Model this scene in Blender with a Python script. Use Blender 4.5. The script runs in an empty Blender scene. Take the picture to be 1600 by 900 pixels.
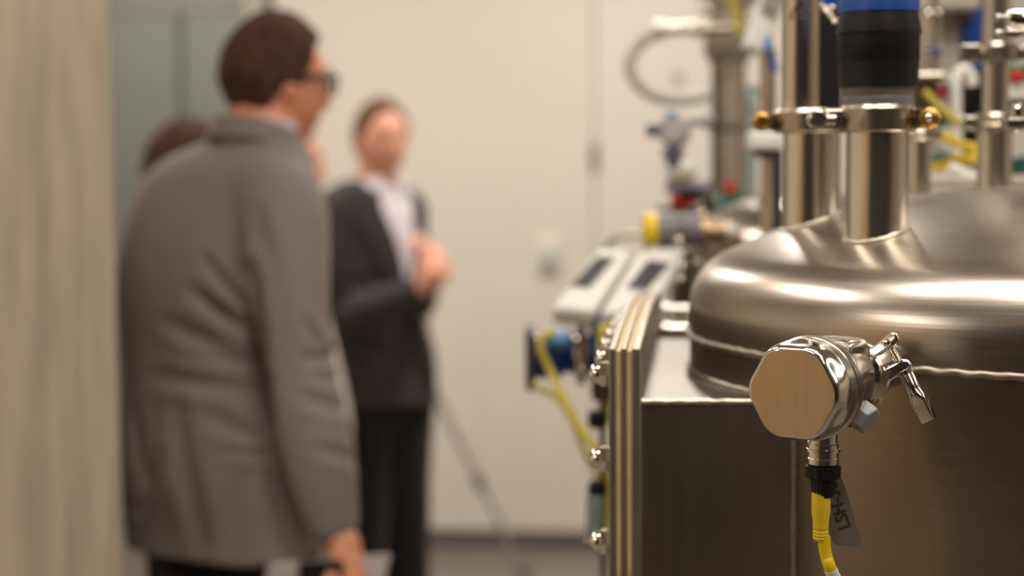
import bpy, bmesh, math, random
import numpy as np
from mathutils import Vector, Matrix
random.seed(7); rng = np.random.default_rng(7)
scene = bpy.context.scene
COL = scene.collection

# ---------------------------------------------------------------- camera
FPX, HOR, ROLL, CAMZ = 2400.0, 262.0, math.radians(0.4), 1.55
PITCH = math.atan((450 - HOR) / FPX)
cam_data = bpy.data.cameras.new('camera')
cam = bpy.data.objects.new('camera', cam_data); COL.objects.link(cam)
cam_data.sensor_width = 36.0; cam_data.sensor_fit = 'HORIZONTAL'
cam_data.lens = FPX * 36.0 / 1600.0
cam_data.clip_start = 0.05; cam_data.clip_end = 60
cam.matrix_world = (Matrix.Translation((0, 0, CAMZ)) @ Matrix.Rotation(math.pi/2 - PITCH, 4, 'X')
                    @ Matrix.Rotation(-ROLL, 4, 'Z'))
cam_data.dof.use_dof = True
cam_data.dof.focus_distance = 1.09
cam_data.dof.aperture_fstop = 3.0
scene.camera = cam

# ---------------------------------------------------------------- world
world = bpy.data.worlds.new('world'); scene.world = world
world.use_nodes = True
bg = world.node_tree.nodes['Background']
bg.inputs[0].default_value = (1.0, 0.96, 0.90, 1); bg.inputs[1].default_value = 0.35

scene.view_settings.view_transform = 'Standard'
scene.view_settings.look = 'None'
scene.view_settings.gamma = 1.0
scene.view_settings.use_curve_mapping = False
scene.view_settings.exposure = 0.0

# ---------------------------------------------------------------- lights (ceiling fixtures are built with these)
CEIL = 3.15
LAMPS = [  # x, y, size_x, size_y, watts
    (-1.3, 4.6, 0.22, 1.5, 36, 'second from the partition'), (0.45, 4.5, 0.22, 1.4, 44, 'nearest the door'), (1.5, 3.2, 0.22, 1.0, 14, 'added to light the rear pipes'),  # last entry is an added unseen lamp that brightens the rear equipment
    (-1.4, 2.2, 0.22, 1.8, 38, 'above the grey-jacketed person'), (0.15, 1.10, 1.3, 0.20, 20, 'above the sensor'), (0.8, 0.62, 1.3, 0.20, 18, 'in front of the large tank'), (2.9, 1.6, 0.22, 1.8, 26, 'along the right wall'),
    (-2.7, -0.9, 0.22, 1.8, 44, 'added to light the tan wall'), (0.9, -0.6, 0.22, 1.8, 22, 'behind the camera')]  # first entry is an added unseen lamp that brightens the tan wall
LIGHT_COLOR = (1.0, 0.935, 0.86)

# ---------------------------------------------------------------- pixel helpers
def _ray(px, py):
    c, s = math.cos(ROLL), math.sin(ROLL)
    qx, qy = px - 800, py - 450
    x, y = qx*c - qy*s, qx*s + qy*c
    dx, dv = x/FPX, -y/FPX
    return Vector((dx, math.cos(PITCH) + dv*math.sin(PITCH), -math.sin(PITCH) + dv*math.cos(PITCH)))
CAM = Vector((0, 0, CAMZ))
def at(px, py, Y):
    d = _ray(px, py); return CAM + d*(Y/d.y)
def onplane(px, py, p, n):
    d = _ray(px, py); n = Vector(n); return CAM + d*((Vector(p)-CAM).dot(n)/d.dot(n))
def pm(Y): return Y/FPX      # metres per pixel, roughly

# ---------------------------------------------------------------- materials
MATS = {}
def _base(name):
    m = bpy.data.materials.new(name); m.use_nodes = True
    return m, m.node_tree, m.node_tree.nodes['Principled BSDF']
def srgb(c):
    return tuple(((v/255)/12.92 if v/255 <= .04045 else ((v/255+.055)/1.055)**2.4) for v in c) + (1,)
def plain(name, rgb, rough=0.5, metal=0.0, var=0.08, scale=30, bump=0.0, spec=0.5, coat=0.0, stretch=(1,1,1), trans=0.0, sheen=0.0):
    if name in MATS: return MATS[name]
    m, nt, b = _base(name)
    col = srgb(rgb)
    tc = nt.nodes.new('ShaderNodeTexCoord'); mp = nt.nodes.new('ShaderNodeMapping')
    mp.inputs['Scale'].default_value = stretch
    n = nt.nodes.new('ShaderNodeTexNoise'); n.inputs['Scale'].default_value = scale; n.inputs['Detail'].default_value = 4
    nt.links.new(tc.outputs['Object'], mp.inputs[0]); nt.links.new(mp.outputs[0], n.inputs['Vector'])
    r = nt.nodes.new('ShaderNodeValToRGB')
    r.color_ramp.elements[0].position = .3; r.color_ramp.elements[1].position = .7
    r.color_ramp.elements[0].color = tuple(v*(1-var) for v in col[:3]) + (1,)
    r.color_ramp.elements[1].color = tuple(min(1, v*(1+var)) for v in col[:3]) + (1,)
    nt.links.new(n.outputs['Fac'], r.inputs[0]); nt.links.new(r.outputs[0], b.inputs['Base Color'])
    b.inputs['Roughness'].default_value = rough; b.inputs['Metallic'].default_value = metal
    b.inputs['Specular IOR Level'].default_value = spec
    b.inputs['Coat Weight'].default_value = coat
    b.inputs['Transmission Weight'].default_value = trans
    b.inputs['Sheen Weight'].default_value = sheen
    if bump:
        bp = nt.nodes.new('ShaderNodeBump'); bp.inputs['Strength'].default_value = bump; bp.inputs['Distance'].default_value = .002
        nt.links.new(n.outputs['Fac'], bp.inputs['Height']); nt.links.new(bp.outputs[0], b.inputs['Normal'])
    MATS[name] = m; return m
def steel(name, rgb, rough=0.25, stretch=(2, 2, 160), bump=0.05, rvar=0.08, aniso=0.0, patch=0.0):
    """brushed or polished steel: fine stretched grain drives roughness and relief"""
    if name in MATS: return MATS[name]
    m, nt, b = _base(name)
    tc = nt.nodes.new('ShaderNodeTexCoord'); mp = nt.nodes.new('ShaderNodeMapping')
    mp.inputs['Scale'].default_value = stretch
    n = nt.nodes.new('ShaderNodeTexNoise'); n.inputs['Scale'].default_value = 4; n.inputs['Detail'].default_value = 5
    nt.links.new(tc.outputs['Object'], mp.inputs[0]); nt.links.new(mp.outputs[0], n.inputs['Vector'])
    n2 = nt.nodes.new('ShaderNodeTexNoise'); n2.inputs['Scale'].default_value = 9; n2.inputs['Detail'].default_value = 3
    nt.links.new(tc.outputs['Object'], n2.inputs['Vector'])
    mr = nt.nodes.new('ShaderNodeMapRange'); mr.inputs[3].default_value = max(.02, rough - rvar); mr.inputs[4].default_value = rough + rvar
    mx = nt.nodes.new('ShaderNodeMix'); mx.inputs[0].default_value = .5
    nt.links.new(n.outputs['Fac'], mx.inputs[2]); nt.links.new(n2.outputs['Fac'], mx.inputs[3])
    nt.links.new(mx.outputs[0], mr.inputs[0]); nt.links.new(mr.outputs[0], b.inputs['Roughness'])
    r = nt.nodes.new('ShaderNodeValToRGB'); col = srgb(rgb)
    r.color_ramp.elements[0].position = .35; r.color_ramp.elements[1].position = .65
    r.color_ramp.elements[0].color = tuple(v*(.93-patch) for v in col[:3]) + (1,)
    r.color_ramp.elements[1].color = tuple(min(1, v*1.05) for v in col[:3]) + (1,)
    nt.links.new(mx.outputs[0], r.inputs[0]); nt.links.new(r.outputs[0], b.inputs['Base Color'])
    b.inputs['Metallic'].default_value = 1
    b.inputs['Anisotropic'].default_value = aniso
    if bump:
        bp = nt.nodes.new('ShaderNodeBump'); bp.inputs['Strength'].default_value = bump; bp.inputs['Distance'].default_value = .001
        nt.links.new(n.outputs['Fac'], bp.inputs['Height']); nt.links.new(bp.outputs[0], b.inputs['Normal'])
    MATS[name] = m; return m

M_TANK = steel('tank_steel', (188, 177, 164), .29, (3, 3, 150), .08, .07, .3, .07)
M_BOX = steel('box_steel', (150, 140, 130), .36, (60, 60, 2), .05, .05)
M_PIPE = steel('pipe_steel', (222, 214, 202), .20, (60, 60, 1), .05, .05)
M_CLAMP = steel('clamp_steel', (176, 165, 150), .27, (10, 10, 60), .05, .05)
M_POL = steel('polished_steel', (222, 214, 202), .10, (4, 4, 4), .0, .03)
M_FACE = steel('satin_cover_steel', (222, 212, 198), .16, (3, 60, 3), .02, .02)
M_WELD = plain('weld_bead', (158, 146, 130), .5, 1.0, .15, 60, .5)
M_WELDB = plain('bright_weld_bead', (205, 194, 176), .38, 1.0, .15, 60, .5)
M_SATIN = steel('satin_steel', (212, 203, 190), .25, (5, 5, 40), .01, .03)
M_BRASS = plain('brass', (188, 150, 82), .33, 1.0, .05)
M_GASKET = plain('tan_gasket', (208, 180, 132), .7, 0, .12, 60, .2)
M_PLATE = steel('flange_plate_steel', (160, 147, 130), .45, (40, 40, 2), .04)
M_BLACK = plain('black_plastic', (8, 7, 7), .5, 0, .05, spec=.35)
M_GREYP = plain('grey_plastic', (150, 152, 150), .45, 0, .04)
M_YELLOW = plain('yellow_cable_rubber', (226, 196, 24), .42, 0, .04)
M_YELLOW2 = plain('dull_yellow_hose', (190, 172, 60), .5, 0, .08)
M_BLUE = plain('blue_paint', (26, 72, 145), .38, 0, .06)
M_LBLUE = plain('light_blue_paint', (80, 130, 180), .4, 0, .06)
M_WHITEP = plain('white_plastic', (226, 222, 212), .45, 0, .03)
M_SCREEN = plain('dark_screen', (66, 64, 66), .7, 0, .05)
M_RED = plain('red_plastic', (200, 30, 26), .4, 0, .05)
M_GREEN = plain('green_paint', (20, 92, 62), .45, 0, .06)
M_TEAL = plain('teal_plastic', (20, 100, 92), .45, 0, .06)
M_DARKMET = steel('dark_bronze_steel', (120, 108, 92), .34, (40, 40, 3), .03)
M_COLSTEEL = steel('duct_steel', (188, 175, 158), .48, (40, 40, 3), .03)
M_GLASSY = plain('pale_green_glass', (176, 198, 190), .12, 0, .03, trans=.7)

# ---------------------------------------------------------------- mesh builder
class MB:
    def __init__(s): s.v = []; s.f = []; s.mi = []; s.cur = 0
    def add(s, vs, fs):
        o = len(s.v); s.v.extend([tuple(v) for v in vs]); s.f.extend([tuple(i+o for i in f) for f in fs]); s.mi.extend([s.cur]*len(fs)); return s
    def rings(s, R, cap0=True, cap1=True, closed=False):
        n = len(R[0]); vs = [p for r in R for p in r]; fs = []
        m = len(R)
        for i in range(m if closed else m-1):
            a, b = i*n, ((i+1) % m)*n
            for j in range(n):
                k = (j+1) % n; fs.append((a+j, a+k, b+k, b+j))
        if not closed:
            if cap0: fs.append(tuple(range(n-1, -1, -1)))
            if cap1: fs.append(tuple(range((m-1)*n, m*n)))
        return s.add(vs, fs)
    def lathe(s, prof, origin=(0,0,0), axis=(0,0,1), n=32, cap0=True, cap1=True):
        """prof: (radius, distance along axis)"""
        ax = Vector(axis).normalized(); u, w = frame(ax); o = Vector(origin)
        R = []
        for r, h in prof:
            r = max(r, 1e-5)
            R.append([o + ax*h + (u*math.cos(2*math.pi*j/n) + w*math.sin(2*math.pi*j/n))*r for j in range(n)])
        return s.rings(R, cap0, cap1)
    def cyl(s, a, b, r0, r1=None, n=24):
        a, b = Vector(a), Vector(b); r1 = r0 if r1 is None else r1
        return s.lathe([(r0, 0), (r1, (b-a).length)], a, b-a, n)
    def tube(s, path, rad, n=12, spiral=0, ridge=0.0, closed=False):
        P = [Vector(p) for p in path]; m = len(P)
        if not hasattr(rad, '__len__'): rad = [rad]*m
        R = []; u = None; acc = 0
        for i in range(m):
            if closed: t = (P[(i+1) % m] - P[i-1])
            else: t = P[min(i+1, m-1)] - P[max(i-1, 0)]
            t = t.normalized() if t.length > 1e-9 else Vector((0,0,1))
            if u is None: u, _ = frame(t)
            u = (u - t*u.dot(t)).normalized(); w = t.cross(u)
            if i: acc += (P[i]-P[i-1]).length
            ring = []
            for j in range(n):
                a = 2*math.pi*j/n
                rr = rad[i]*(1 + ridge*math.sin(a + acc*spiral) + ridge*.5*math.sin(2.3*acc*spiral*.37 + a*2))
                ring.append(P[i] + (u*math.cos(a) + w*math.sin(a))*rr)
            R.append(ring)
        return s.rings(R, closed=closed)
    def box(s, c, size, M=None):
        c = Vector(c); h = [x/2 for x in size]
        vs = [Vector((x*h[0], y*h[1], z*h[2])) for x in (-1,1) for y in (-1,1) for z in (-1,1)]
        if M: vs = [M @ v for v in vs]
        vs = [c+v for v in vs]
        return s.add(vs, [(0,1,3,2),(4,6,7,5),(0,4,5,1),(2,3,7,6),(0,2,6,4),(1,5,7,3)])
    def prism(s, poly, d):
        """poly: 3D points of one face, extruded by vector d"""
        n = len(poly); d = Vector(d)
        vs = [Vector(p) for p in poly] + [Vector(p)+d for p in poly]
        fs = [tuple(range(n-1, -1, -1)), tuple(range(n, 2*n))]
        for j in range(n):
            k = (j+1) % n; fs.append((j, k, n+k, n+j))
        return s.add(vs, fs)
    def ell(s, c, r, M=None, nu=24, nv=14):
        c = Vector(c); R = []
        for i in range(1, nv):
            a = math.pi*i/nv
            ring = []
            for j in range(nu):
                b = 2*math.pi*j/nu
                v = Vector((r[0]*math.sin(a)*math.cos(b), r[1]*math.sin(a)*math.sin(b), -r[2]*math.cos(a)))
                ring.append(c + (M @ v if M else v))
            R.append(ring)
        return s.rings(R)
def frame(ax):
    ax = Vector(ax).normalized()
    ref = Vector((0,0,1)) if abs(ax.z) < .9 else Vector((1,0,0))
    u = ref.cross(ax).normalized(); return u, ax.cross(u)

def obj(name, mb, mat, parent=None, smooth=35, bevel=0.0, base=None, seg=2):
    """ONE mesh object; geometry is given in world coordinates and stored relative to its thing's base"""
    root = parent
    while root is not None and root.parent is not None: root = root.parent
    b = Vector(base) if base is not None else (root.location.copy() if root is not None else Vector((0,0,0)))
    me = bpy.data.meshes.new(name)
    me.from_pydata([(Vector(v)-b)[:] for v in mb.v], [], mb.f)
    mats = mat if isinstance(mat, (list, tuple)) else [mat]
    for m in mats: me.materials.append(m)
    if len(mats) > 1: me.polygons.foreach_set('material_index', mb.mi)
    bm = bmesh.new(); bm.from_mesh(me); bmesh.ops.recalc_face_normals(bm, faces=bm.faces); bm.to_mesh(me); bm.free()
    if smooth:
        me.polygons.foreach_set('use_smooth', [True]*len(me.polygons)); me.set_sharp_from_angle(angle=math.radians(smooth))
    o = bpy.data.objects.new(name, me); COL.objects.link(o)
    if parent is not None: o.parent = parent
    elif base is not None: o.location = b
    if bevel:
        md = o.modifiers.new('bevel', 'BEVEL'); md.width = bevel; md.segments = seg; md.limit_method = 'ANGLE'; md.angle_limit = math.radians(40)
        md.harden_normals = False
    return o
def thing(name, label, cat, loc, group=None):
    o = bpy.data.objects.new(name, None); COL.objects.link(o); o.empty_display_size = .05
    o.location = Vector(loc); o['label'] = label; o['category'] = cat
    if group: o['group'] = group
    return o
def tag(o, label, cat, group=None):
    o['label'] = label; o['category'] = cat
    if group: o['group'] = group
    return o
def struct(o, kind='structure'): o['kind'] = kind; return o
def smoothpath(pts, n=8):
    """catmull-rom through points"""
    P = [Vector(p) for p in pts]; out = []
    for i in range(len(P)-1):
        p0, p1, p2, p3 = P[max(i-1,0)], P[i], P[i+1], P[min(i+2,len(P)-1)]
        for k in range(n):
            t = k/n
            out.append(.5*((2*p1) + (p2-p0)*t + (2*p0-5*p1+4*p2-p3)*t*t + (3*p1-p0-3*p2+p3)*t**3))
    out.append(P[-1]); return out
# ================================================================ THE ROOM
M_WALL = plain('painted_wall', (226, 216, 203), .85, 0, .015, 3)
M_DOOR = plain('painted_door', (226, 217, 205), .6, 0, .01, 3)
M_FLOOR = plain('sealed_concrete_floor', (128, 118, 108), .35, 0, .10, 2.5)
M_CEIL = plain('ceiling_paint', (214, 204, 190), .9, 0, .02, 3)
M_BASEB = plain('grey_rubber_base', (92, 88, 88), .6, 0, .04)
M_TAN = plain('tan_wood_wall', (202, 170, 126), .7, 0, .10, 3, stretch=(6, 6, .6))
M_DARKW = plain('dark_rear_wall', (44, 39, 35), .7, 0, .10, 2)
M_FRAME = plain('pale_green_frame', (176, 176, 156), .5, 0, .02)
M_CORR = plain('corridor_wall', (168, 166, 158), .85, 0, .04, 1.5)

def floor_pt(px, py): return onplane(px, py, (0, 0, 0), (0, 0, 1))
W1, W2 = floor_pt(650, 852), floor_pt(910, 857)
WD = (W2 - W1).normalized(); WN = Vector((WD.y, -WD.x, 0))      # WN points to the camera
if WN.y > 0: WN = -WN
def on_wall(px, py, off=0.0): return onplane(px, py, W1 + WN*off, WN)
def wall_s(px, off=0.0): return (on_wall(px, 450, off) - W1).dot(WD)
def wall_box(s0, s1, z0, z1, t0, t1):
    """box in wall coordinates; t is the distance out of the wall towards the room"""
    m = MB(); vs = [W1 + WD*s + WN*t + Vector((0, 0, z)) for s in (s0, s1) for t in (t0, t1) for z in (z0, z1)]
    return m.add(vs, [(0,1,3,2),(4,6,7,5),(0,4,5,1),(2,3,7,6),(0,2,6,4),(1,5,7,3)])
X0, X1, Y0 = -3.6, 3.6, -3.2
YB = W1.y + 3.2
m = MB().box(((X0+X1)/2, (Y0+YB)/2, -.05), (X1-X0+.4, YB-Y0, .1)); struct(obj('floor', m, M_FLOOR, smooth=0))
m = MB().box(((X0+X1)/2, (Y0+YB)/2, CEIL+.05), (X1-X0+.4, YB-Y0, .1)); struct(obj('ceiling', m, M_CEIL, smooth=0))
YT = .15
m = MB().box((X0-.05, (Y0+YT)/2, CEIL/2), (.1, YT-Y0, CEIL)); struct(obj('wall_left', m, M_TAN, smooth=0))
m = MB().box((X0-.05, (YT+YB)/2, CEIL/2), (.1, YB-YT, CEIL)); struct(obj('wall_left', m, M_WALL, smooth=0))
m = MB().box((X1+.05, (Y0+YB)/2, CEIL/2), (.1, YB-Y0, CEIL)); struct(obj('wall_right', m, plain('taupe_wall', (168, 154, 138), .8, 0, .05, 2), smooth=0))
m = MB().box(((X0+X1)/2, Y0-.05, CEIL/2), (X1-X0+.2, .1, CEIL)); struct(obj('wall_front', m, M_DARKW, smooth=0))
sL = wall_s(437); sD = wall_s(930); sDr = sD + .98; sEnd = (X1 - W1.x)/WD.x + .1; sStart = (X0 - W1.x)/WD.x - .1
struct(obj('wall_back', wall_box(sL, sD-.006, 0, CEIL, -.16, 0), M_WALL, smooth=0))
struct(obj('wall_back', wall_box(sDr+.006, sEnd, 0, CEIL, -.16, 0), M_WALL, smooth=0))
struct(obj('wall_back', wall_box(sD-.006, sDr+.006, 2.42, CEIL, -.16, 0), M_WALL, smooth=0))
door = struct(obj('door_1', wall_box(sD, sDr, .012, 2.412, -.05, 0), M_DOOR, smooth=0, bevel=.003, base=W1+WD*sD))
struct(obj('trim_1', wall_box(sD-.006, sDr+.006, 0, 2.42, -.16, -.052), M_BASEB, smooth=0))
hz = on_wall(929, 245).z
hb = wall_box(sD-.016, sD+.016, hz-.055, hz+.055, 0, .008)
kn = W1 + WD*sD + WN*.012
hb.cyl((kn.x, kn.y, hz-.055), (kn.x, kn.y, hz+.055), .009, n=12)
obj('hinge', hb, plain('grey_hinge_metal', (150, 146, 140), .4, .6), door, smooth=35)
zb = on_wall(700, 826).z
struct(obj('baseboard_back', wall_box(sL, sD-.01, 0, zb, 0, .012), M_BASEB, smooth=0, bevel=.003))
struct(obj('baseboard_back', wall_box(sD+.005, sEnd-.15, 0, zb, 0.001, .013), M_BASEB, smooth=0, bevel=.003))
# glazed partition at the left
sF = wall_s(393)
fr = wall_box(sF, sL-.035, 0, CEIL, -.10, .03)
win = struct(obj('window_1', fr, M_FRAME, smooth=0, bevel=.004, base=W1+WD*sF))
obj('frame_gap', wall_box(sL-.035, sL, 0, CEIL, -.10, -.03), M_BASEB, win, smooth=0)
zt = on_wall(300, 20).z
obj('window_transom', wall_box(sStart, sF, zt, zt+.02, -.06, -.03), plain('mullion_grey', (150, 148, 138), .5), win, smooth=0, bevel=.004)
sM = wall_s(283)
obj('window_mullion', wall_box(sM-.008, sM+.008, 0, zt, -.08, -.055), plain('mullion_grey', (150, 148, 138), .5), win, smooth=0)
def glass_mat():
    m, nt, b = _base('partition_glass'); out = nt.nodes['Material Output']
    tr = nt.nodes.new('ShaderNodeBsdfTransparent'); tr.inputs[0].default_value = (.76, .77, .74, 1)
    gl = nt.nodes.new('ShaderNodeBsdfGlossy'); gl.inputs['Roughness'].default_value = .04; gl.inputs[0].default_value = (.9, .95, .93, 1)
    fr = nt.nodes.new('ShaderNodeFresnel'); fr.inputs[0].default_value = 1.6
    mx = nt.nodes.new('ShaderNodeMixShader')
    nt.links.new(fr.outputs[0], mx.inputs[0]); nt.links.new(tr.outputs[0], mx.inputs[1]); nt.links.new(gl.outputs[0], mx.inputs[2])
    nt.links.new(mx.outputs[0], out.inputs[0]); return m
M_GLASS = glass_mat()
obj('window_pane', wall_box(sStart, sM-.002, 0.02, CEIL, -.045, -.035), M_GLASS, win, smooth=0)
obj('window_pane', wall_box(sM+.002, sF, 0.02, CEIL, -.045, -.035), M_GLASS, win, smooth=0)
struct(obj('wall_corridor', wall_box(sStart, sEnd, 0, CEIL, -1.9, -1.8), M_CORR, smooth=0))
# concrete column, turned so that its right face runs away from the camera
M_CONC = plain('board_formed_concrete', (177, 161, 140), .85, 0, .19, 5, .6, stretch=(9, 9, .8))
ca, cb = at(179, 0, 2.25), at(187, 900, 2.25)
cxr = (ca.x + cb.x)/2
ang = math.atan2(-cxr, 2.25) + math.radians(5)      # direction of the hidden right face, from +Y towards -X
dr = Vector((-math.sin(ang), math.cos(ang), 0)); dl = Vector((-1.0, -.05, 0))
p0 = Vector((cxr, 2.25, 0))
dl = dl.normalized()
m = MB().prism([p0, p0+dr*.5, p0+dr*.5+dl*.62, p0+dl*.62], (0, 0, CEIL))
struct(obj('concrete_column', m, M_CONC, smooth=0, bevel=.012, base=p0))
COL.objects['concrete_column']['label'] = 'board-marked grey concrete column at the left edge'

# ceiling lights
M_FIX = plain('light_housing', (225, 222, 215), .5)
for i, (x, y, sx, sy, w, where) in enumerate(LAMPS):
    t = thing('ceiling_light', 'linear white ceiling strip light ' + where, 'ceiling light', (x, y, CEIL), 'ceiling strip lights')
    obj('light_housing', MB().box((x, y, CEIL-.04), (sx+.05, sy+.05, .08)), M_FIX, t, smooth=0, bevel=.01)
    ld = bpy.data.lights.new('strip_lamp', 'AREA'); ld.shape = 'RECTANGLE'; ld.size = sx; ld.size_y = sy; ld.energy = w; ld.color = LIGHT_COLOR
    lo = bpy.data.objects.new('strip_lamp', ld); COL.objects.link(lo); lo.location = (x, y, CEIL-.085)
ld = bpy.data.lights.new('corridor_fill', 'AREA'); ld.shape = 'RECTANGLE'; ld.size = 1.6; ld.size_y = .3; ld.energy = 40; ld.color = (1, .98, .93)  # added fill light without a fixture, brightens the space behind the glass
lo = bpy.data.objects.new('corridor_fill', ld); COL.objects.link(lo); lo.location = (-1.6, W1.y+1.0, CEIL-.02)

# thermostat on the wall
p = on_wall(858, 400, 0); s = (p-W1).dot(WD)
t = thing('wall_sensor', 'small white thermostat box on the white back wall left of the door', 'thermostat', p)
g = .0024
obj('case', wall_box(s-17*g, s+17*g, p.z-24*g, p.z+26*g, 0, .03), M_WHITEP, t, smooth=0, bevel=.008)
obj('display', wall_box(s-9*g, s+12*g, p.z-8*g, p.z+5*g, .029, .033), plain('pale_green_display', (170, 190, 168), .3), t, smooth=0)
obj('button_panel', wall_box(s-11*g, s+11*g, p.z-21*g, p.z-11*g, .029, .036), plain('grey_buttons', (140, 136, 128), .5), t, smooth=0, bevel=.003)

# ================================================================ THE TANK
TC = Vector((.4863, 1.45, 0)); TR = .3167; ZS = 1.3902; ZB = 1.3563
KN, CR, SF = .0602, .678, .0229
def dome_prof(n1=14, n2=30):
    zc = SF - math.sqrt((CR-KN)**2 - (TR-KN)**2); a0 = math.atan2(SF-zc, TR-KN)
    P = [(TR, 0), (TR, SF*.5)]
    for i in range(n1+1):
        a = a0*i/n1; P.append((TR-KN+KN*math.cos(a), SF+KN*math.sin(a)))
    for i in range(1, n2+1):
        a = a0 + (math.pi/2-a0)*i/n2; P.append((CR*math.cos(a), zc+CR*math.sin(a)))
    return P
DP = dome_prof()
def dome_z(x, y):
    r = math.hypot(x-TC.x, y-TC.y); zc = SF - math.sqrt((CR-KN)**2 - (TR-KN)**2)
    rc = CR*math.cos(math.atan2(SF-zc, TR-KN))
    if r <= rc: return ZS + zc + math.sqrt(CR*CR-r*r)
    return ZS + SF + math.sqrt(max(0, KN**2 - (r-TR+KN)**2))
tank = thing('process_tank', 'large round brushed stainless steel tank with a domed top, filling the right side', 'tank', (TC.x, TC.y, 0))
obj('domed_head', MB().lathe([(r, h) for r, h in DP], (TC.x, TC.y, ZS), n=128, cap0=False), M_TANK, tank, smooth=60)
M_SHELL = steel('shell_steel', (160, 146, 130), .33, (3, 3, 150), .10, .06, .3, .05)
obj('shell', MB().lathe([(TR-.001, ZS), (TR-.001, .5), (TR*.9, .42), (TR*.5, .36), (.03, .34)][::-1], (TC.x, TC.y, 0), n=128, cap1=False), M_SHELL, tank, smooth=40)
def ringpath(r, z, n, a0=0, a1=2*math.pi):
    return [Vector((TC.x+r*math.cos(a0+(a1-a0)*i/n), TC.y+r*math.sin(a0+(a1-a0)*i/n), z)) for i in range(n)]
wp = ringpath(TR+.0005, ZS, 640)
for i, q in enumerate(wp): q.z += .0005*math.sin(i*.11)+.0006*math.sin(i*.047+1)
obj('seam_weld', MB().tube(wp, .0033, 10, spiral=300, ridge=.16, closed=True), M_WELD, tank, smooth=80)
for k in range(3):
    a = math.radians(40+120*k); x, y = TC.x+.25*math.cos(a), TC.y+.25*math.sin(a)
    obj('leg', MB().cyl((x, y, 0.0), (x, y, .55), .03, n=20), M_COLSTEEL, tank)
# rectangular side box with its bolted flange
fa = math.radians(7.1); FD = Vector((math.sin(fa), math.cos(fa), 0)); FN = Vector((math.cos(fa), -math.sin(fa), 0))  # along the flange / out of its right face
bf = Vector((.1030, 1.265, 0)); RT = Vector((1, -.035, 0)).normalized()
bl = .463
xr = bf + RT*.135; xb = bf + FD*bl + Vector((.20, 0, 0))
poly = [bf, xr, xr+Vector((.10,.10,0)), xb, bf+FD*bl]
m = MB().prism([Vector((q.x, q.y, .62)) for q in poly], (0, 0, ZB-.62))
obj('side_box', m, M_BOX, tank, smooth=0, bevel=.0015)
def bead(path, r, name='weld_bead', seed=0, mat=None):
    rs = random.Random(seed); P = smoothpath(path, 3) if len(path) < 40 else path
    rad = [r*(.75+.5*rs.random()) for _ in P]
    return obj(name, MB().tube(P, rad, 8), mat or M_WELD, tank, smooth=80)
n = 40
bead([bf + RT*(.135*i/n) + Vector((0, -.0002, ZB-.0008)) for i in range(n+1)], .0024, seed=1, mat=M_WELDB)
bead([xr + RT*(-.004) + Vector((0, -.0005, ZB-.004-.6*i/90)) for i in range(91)], .0034, seed=2)
ap = []
for i in range(90):
    a = math.radians(238-150*i/89+0); q = Vector((TC.x+TR*math.cos(a), TC.y+TR*math.sin(a), ZB+.001))
    if (q-bf).dot(FN) > 0 and q.y > 1.262 and q.y < 1.74: ap.append(q)
bead(ap, .0024, seed=3, mat=M_WELDB)
# flange pack: offsets measured leftwards from the box
PX = .000515
layers = [('flange_plate', 0, 14, 0), ('gasket', 14, 22, -.002), ('flange_plate', 22, 31, 0), ('gasket', 31, 39, -.002), ('flange_plate', 39, 50, 0)]
fp = at(1001, 700, 1.235); f0 = Vector((fp.x, fp.y, 0))
zft = at(975, 545, 1.235).z
flen = .575
for name, a, b, inset in layers:
    prof = []
    N = 24
    for i in range(N+1):
        u = i/N; z = zft + .010*math.sin(math.pi*min(1, u*1.0)) + inset
        prof.append(f0 + FD*(flen*u) - FN*(a*PX) + Vector((0, 0, z)))
    if inset: prof[0] += FD*.0015; 
    lo = [Vector((prof[-1].x, prof[-1].y, .60)), Vector((prof[0].x, prof[0].y, .60))]
    obj(name, MB().prism(prof + lo, -FN*((b-a)*PX)), M_PLATE if name == 'flange_plate' else M_GASKET, tank, smooth=30, bevel=.0008)
def acorn(c, ax, s=1.0):
    ax = Vector(ax).normalized(); u, w = frame(ax); m = MB()
    hexr = .0112*s
    R = [[c + ax*h + (u*math.cos(math.pi/3*j)+w*math.sin(math.pi/3*j))*r for j in range(6)] for h, r in ((0, hexr*.96), (.001, hexr), (.0075*s, hexr), (.0088*s, hexr*.9))]
    m.rings(R)
    m.lathe([(.0088*s, .008*s), (.0088*s, .010*s), (.0083*s, .013*s), (.0066*s, .0158*s), (.004*s, .0174*s), (.0001, .018*s)], c, ax, 20)
    return m
face = f0 - FN*(50*PX)
for k in range(8):
    q = face + FD*(.020 + .0697*k); q.z = zft - .0245 + .010*math.sin(math.pi*(.02+.0697*k)/flen)
    obj('acorn_nut', acorn(q, -FN), M_POL, tank, smooth=30)
for k in range(1, 6):
    q = face + FD*.020; q.z = zft - .0245 - .0697*k
    obj('acorn_nut', acorn(q, -FN), M_POL, tank, smooth=30)

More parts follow.
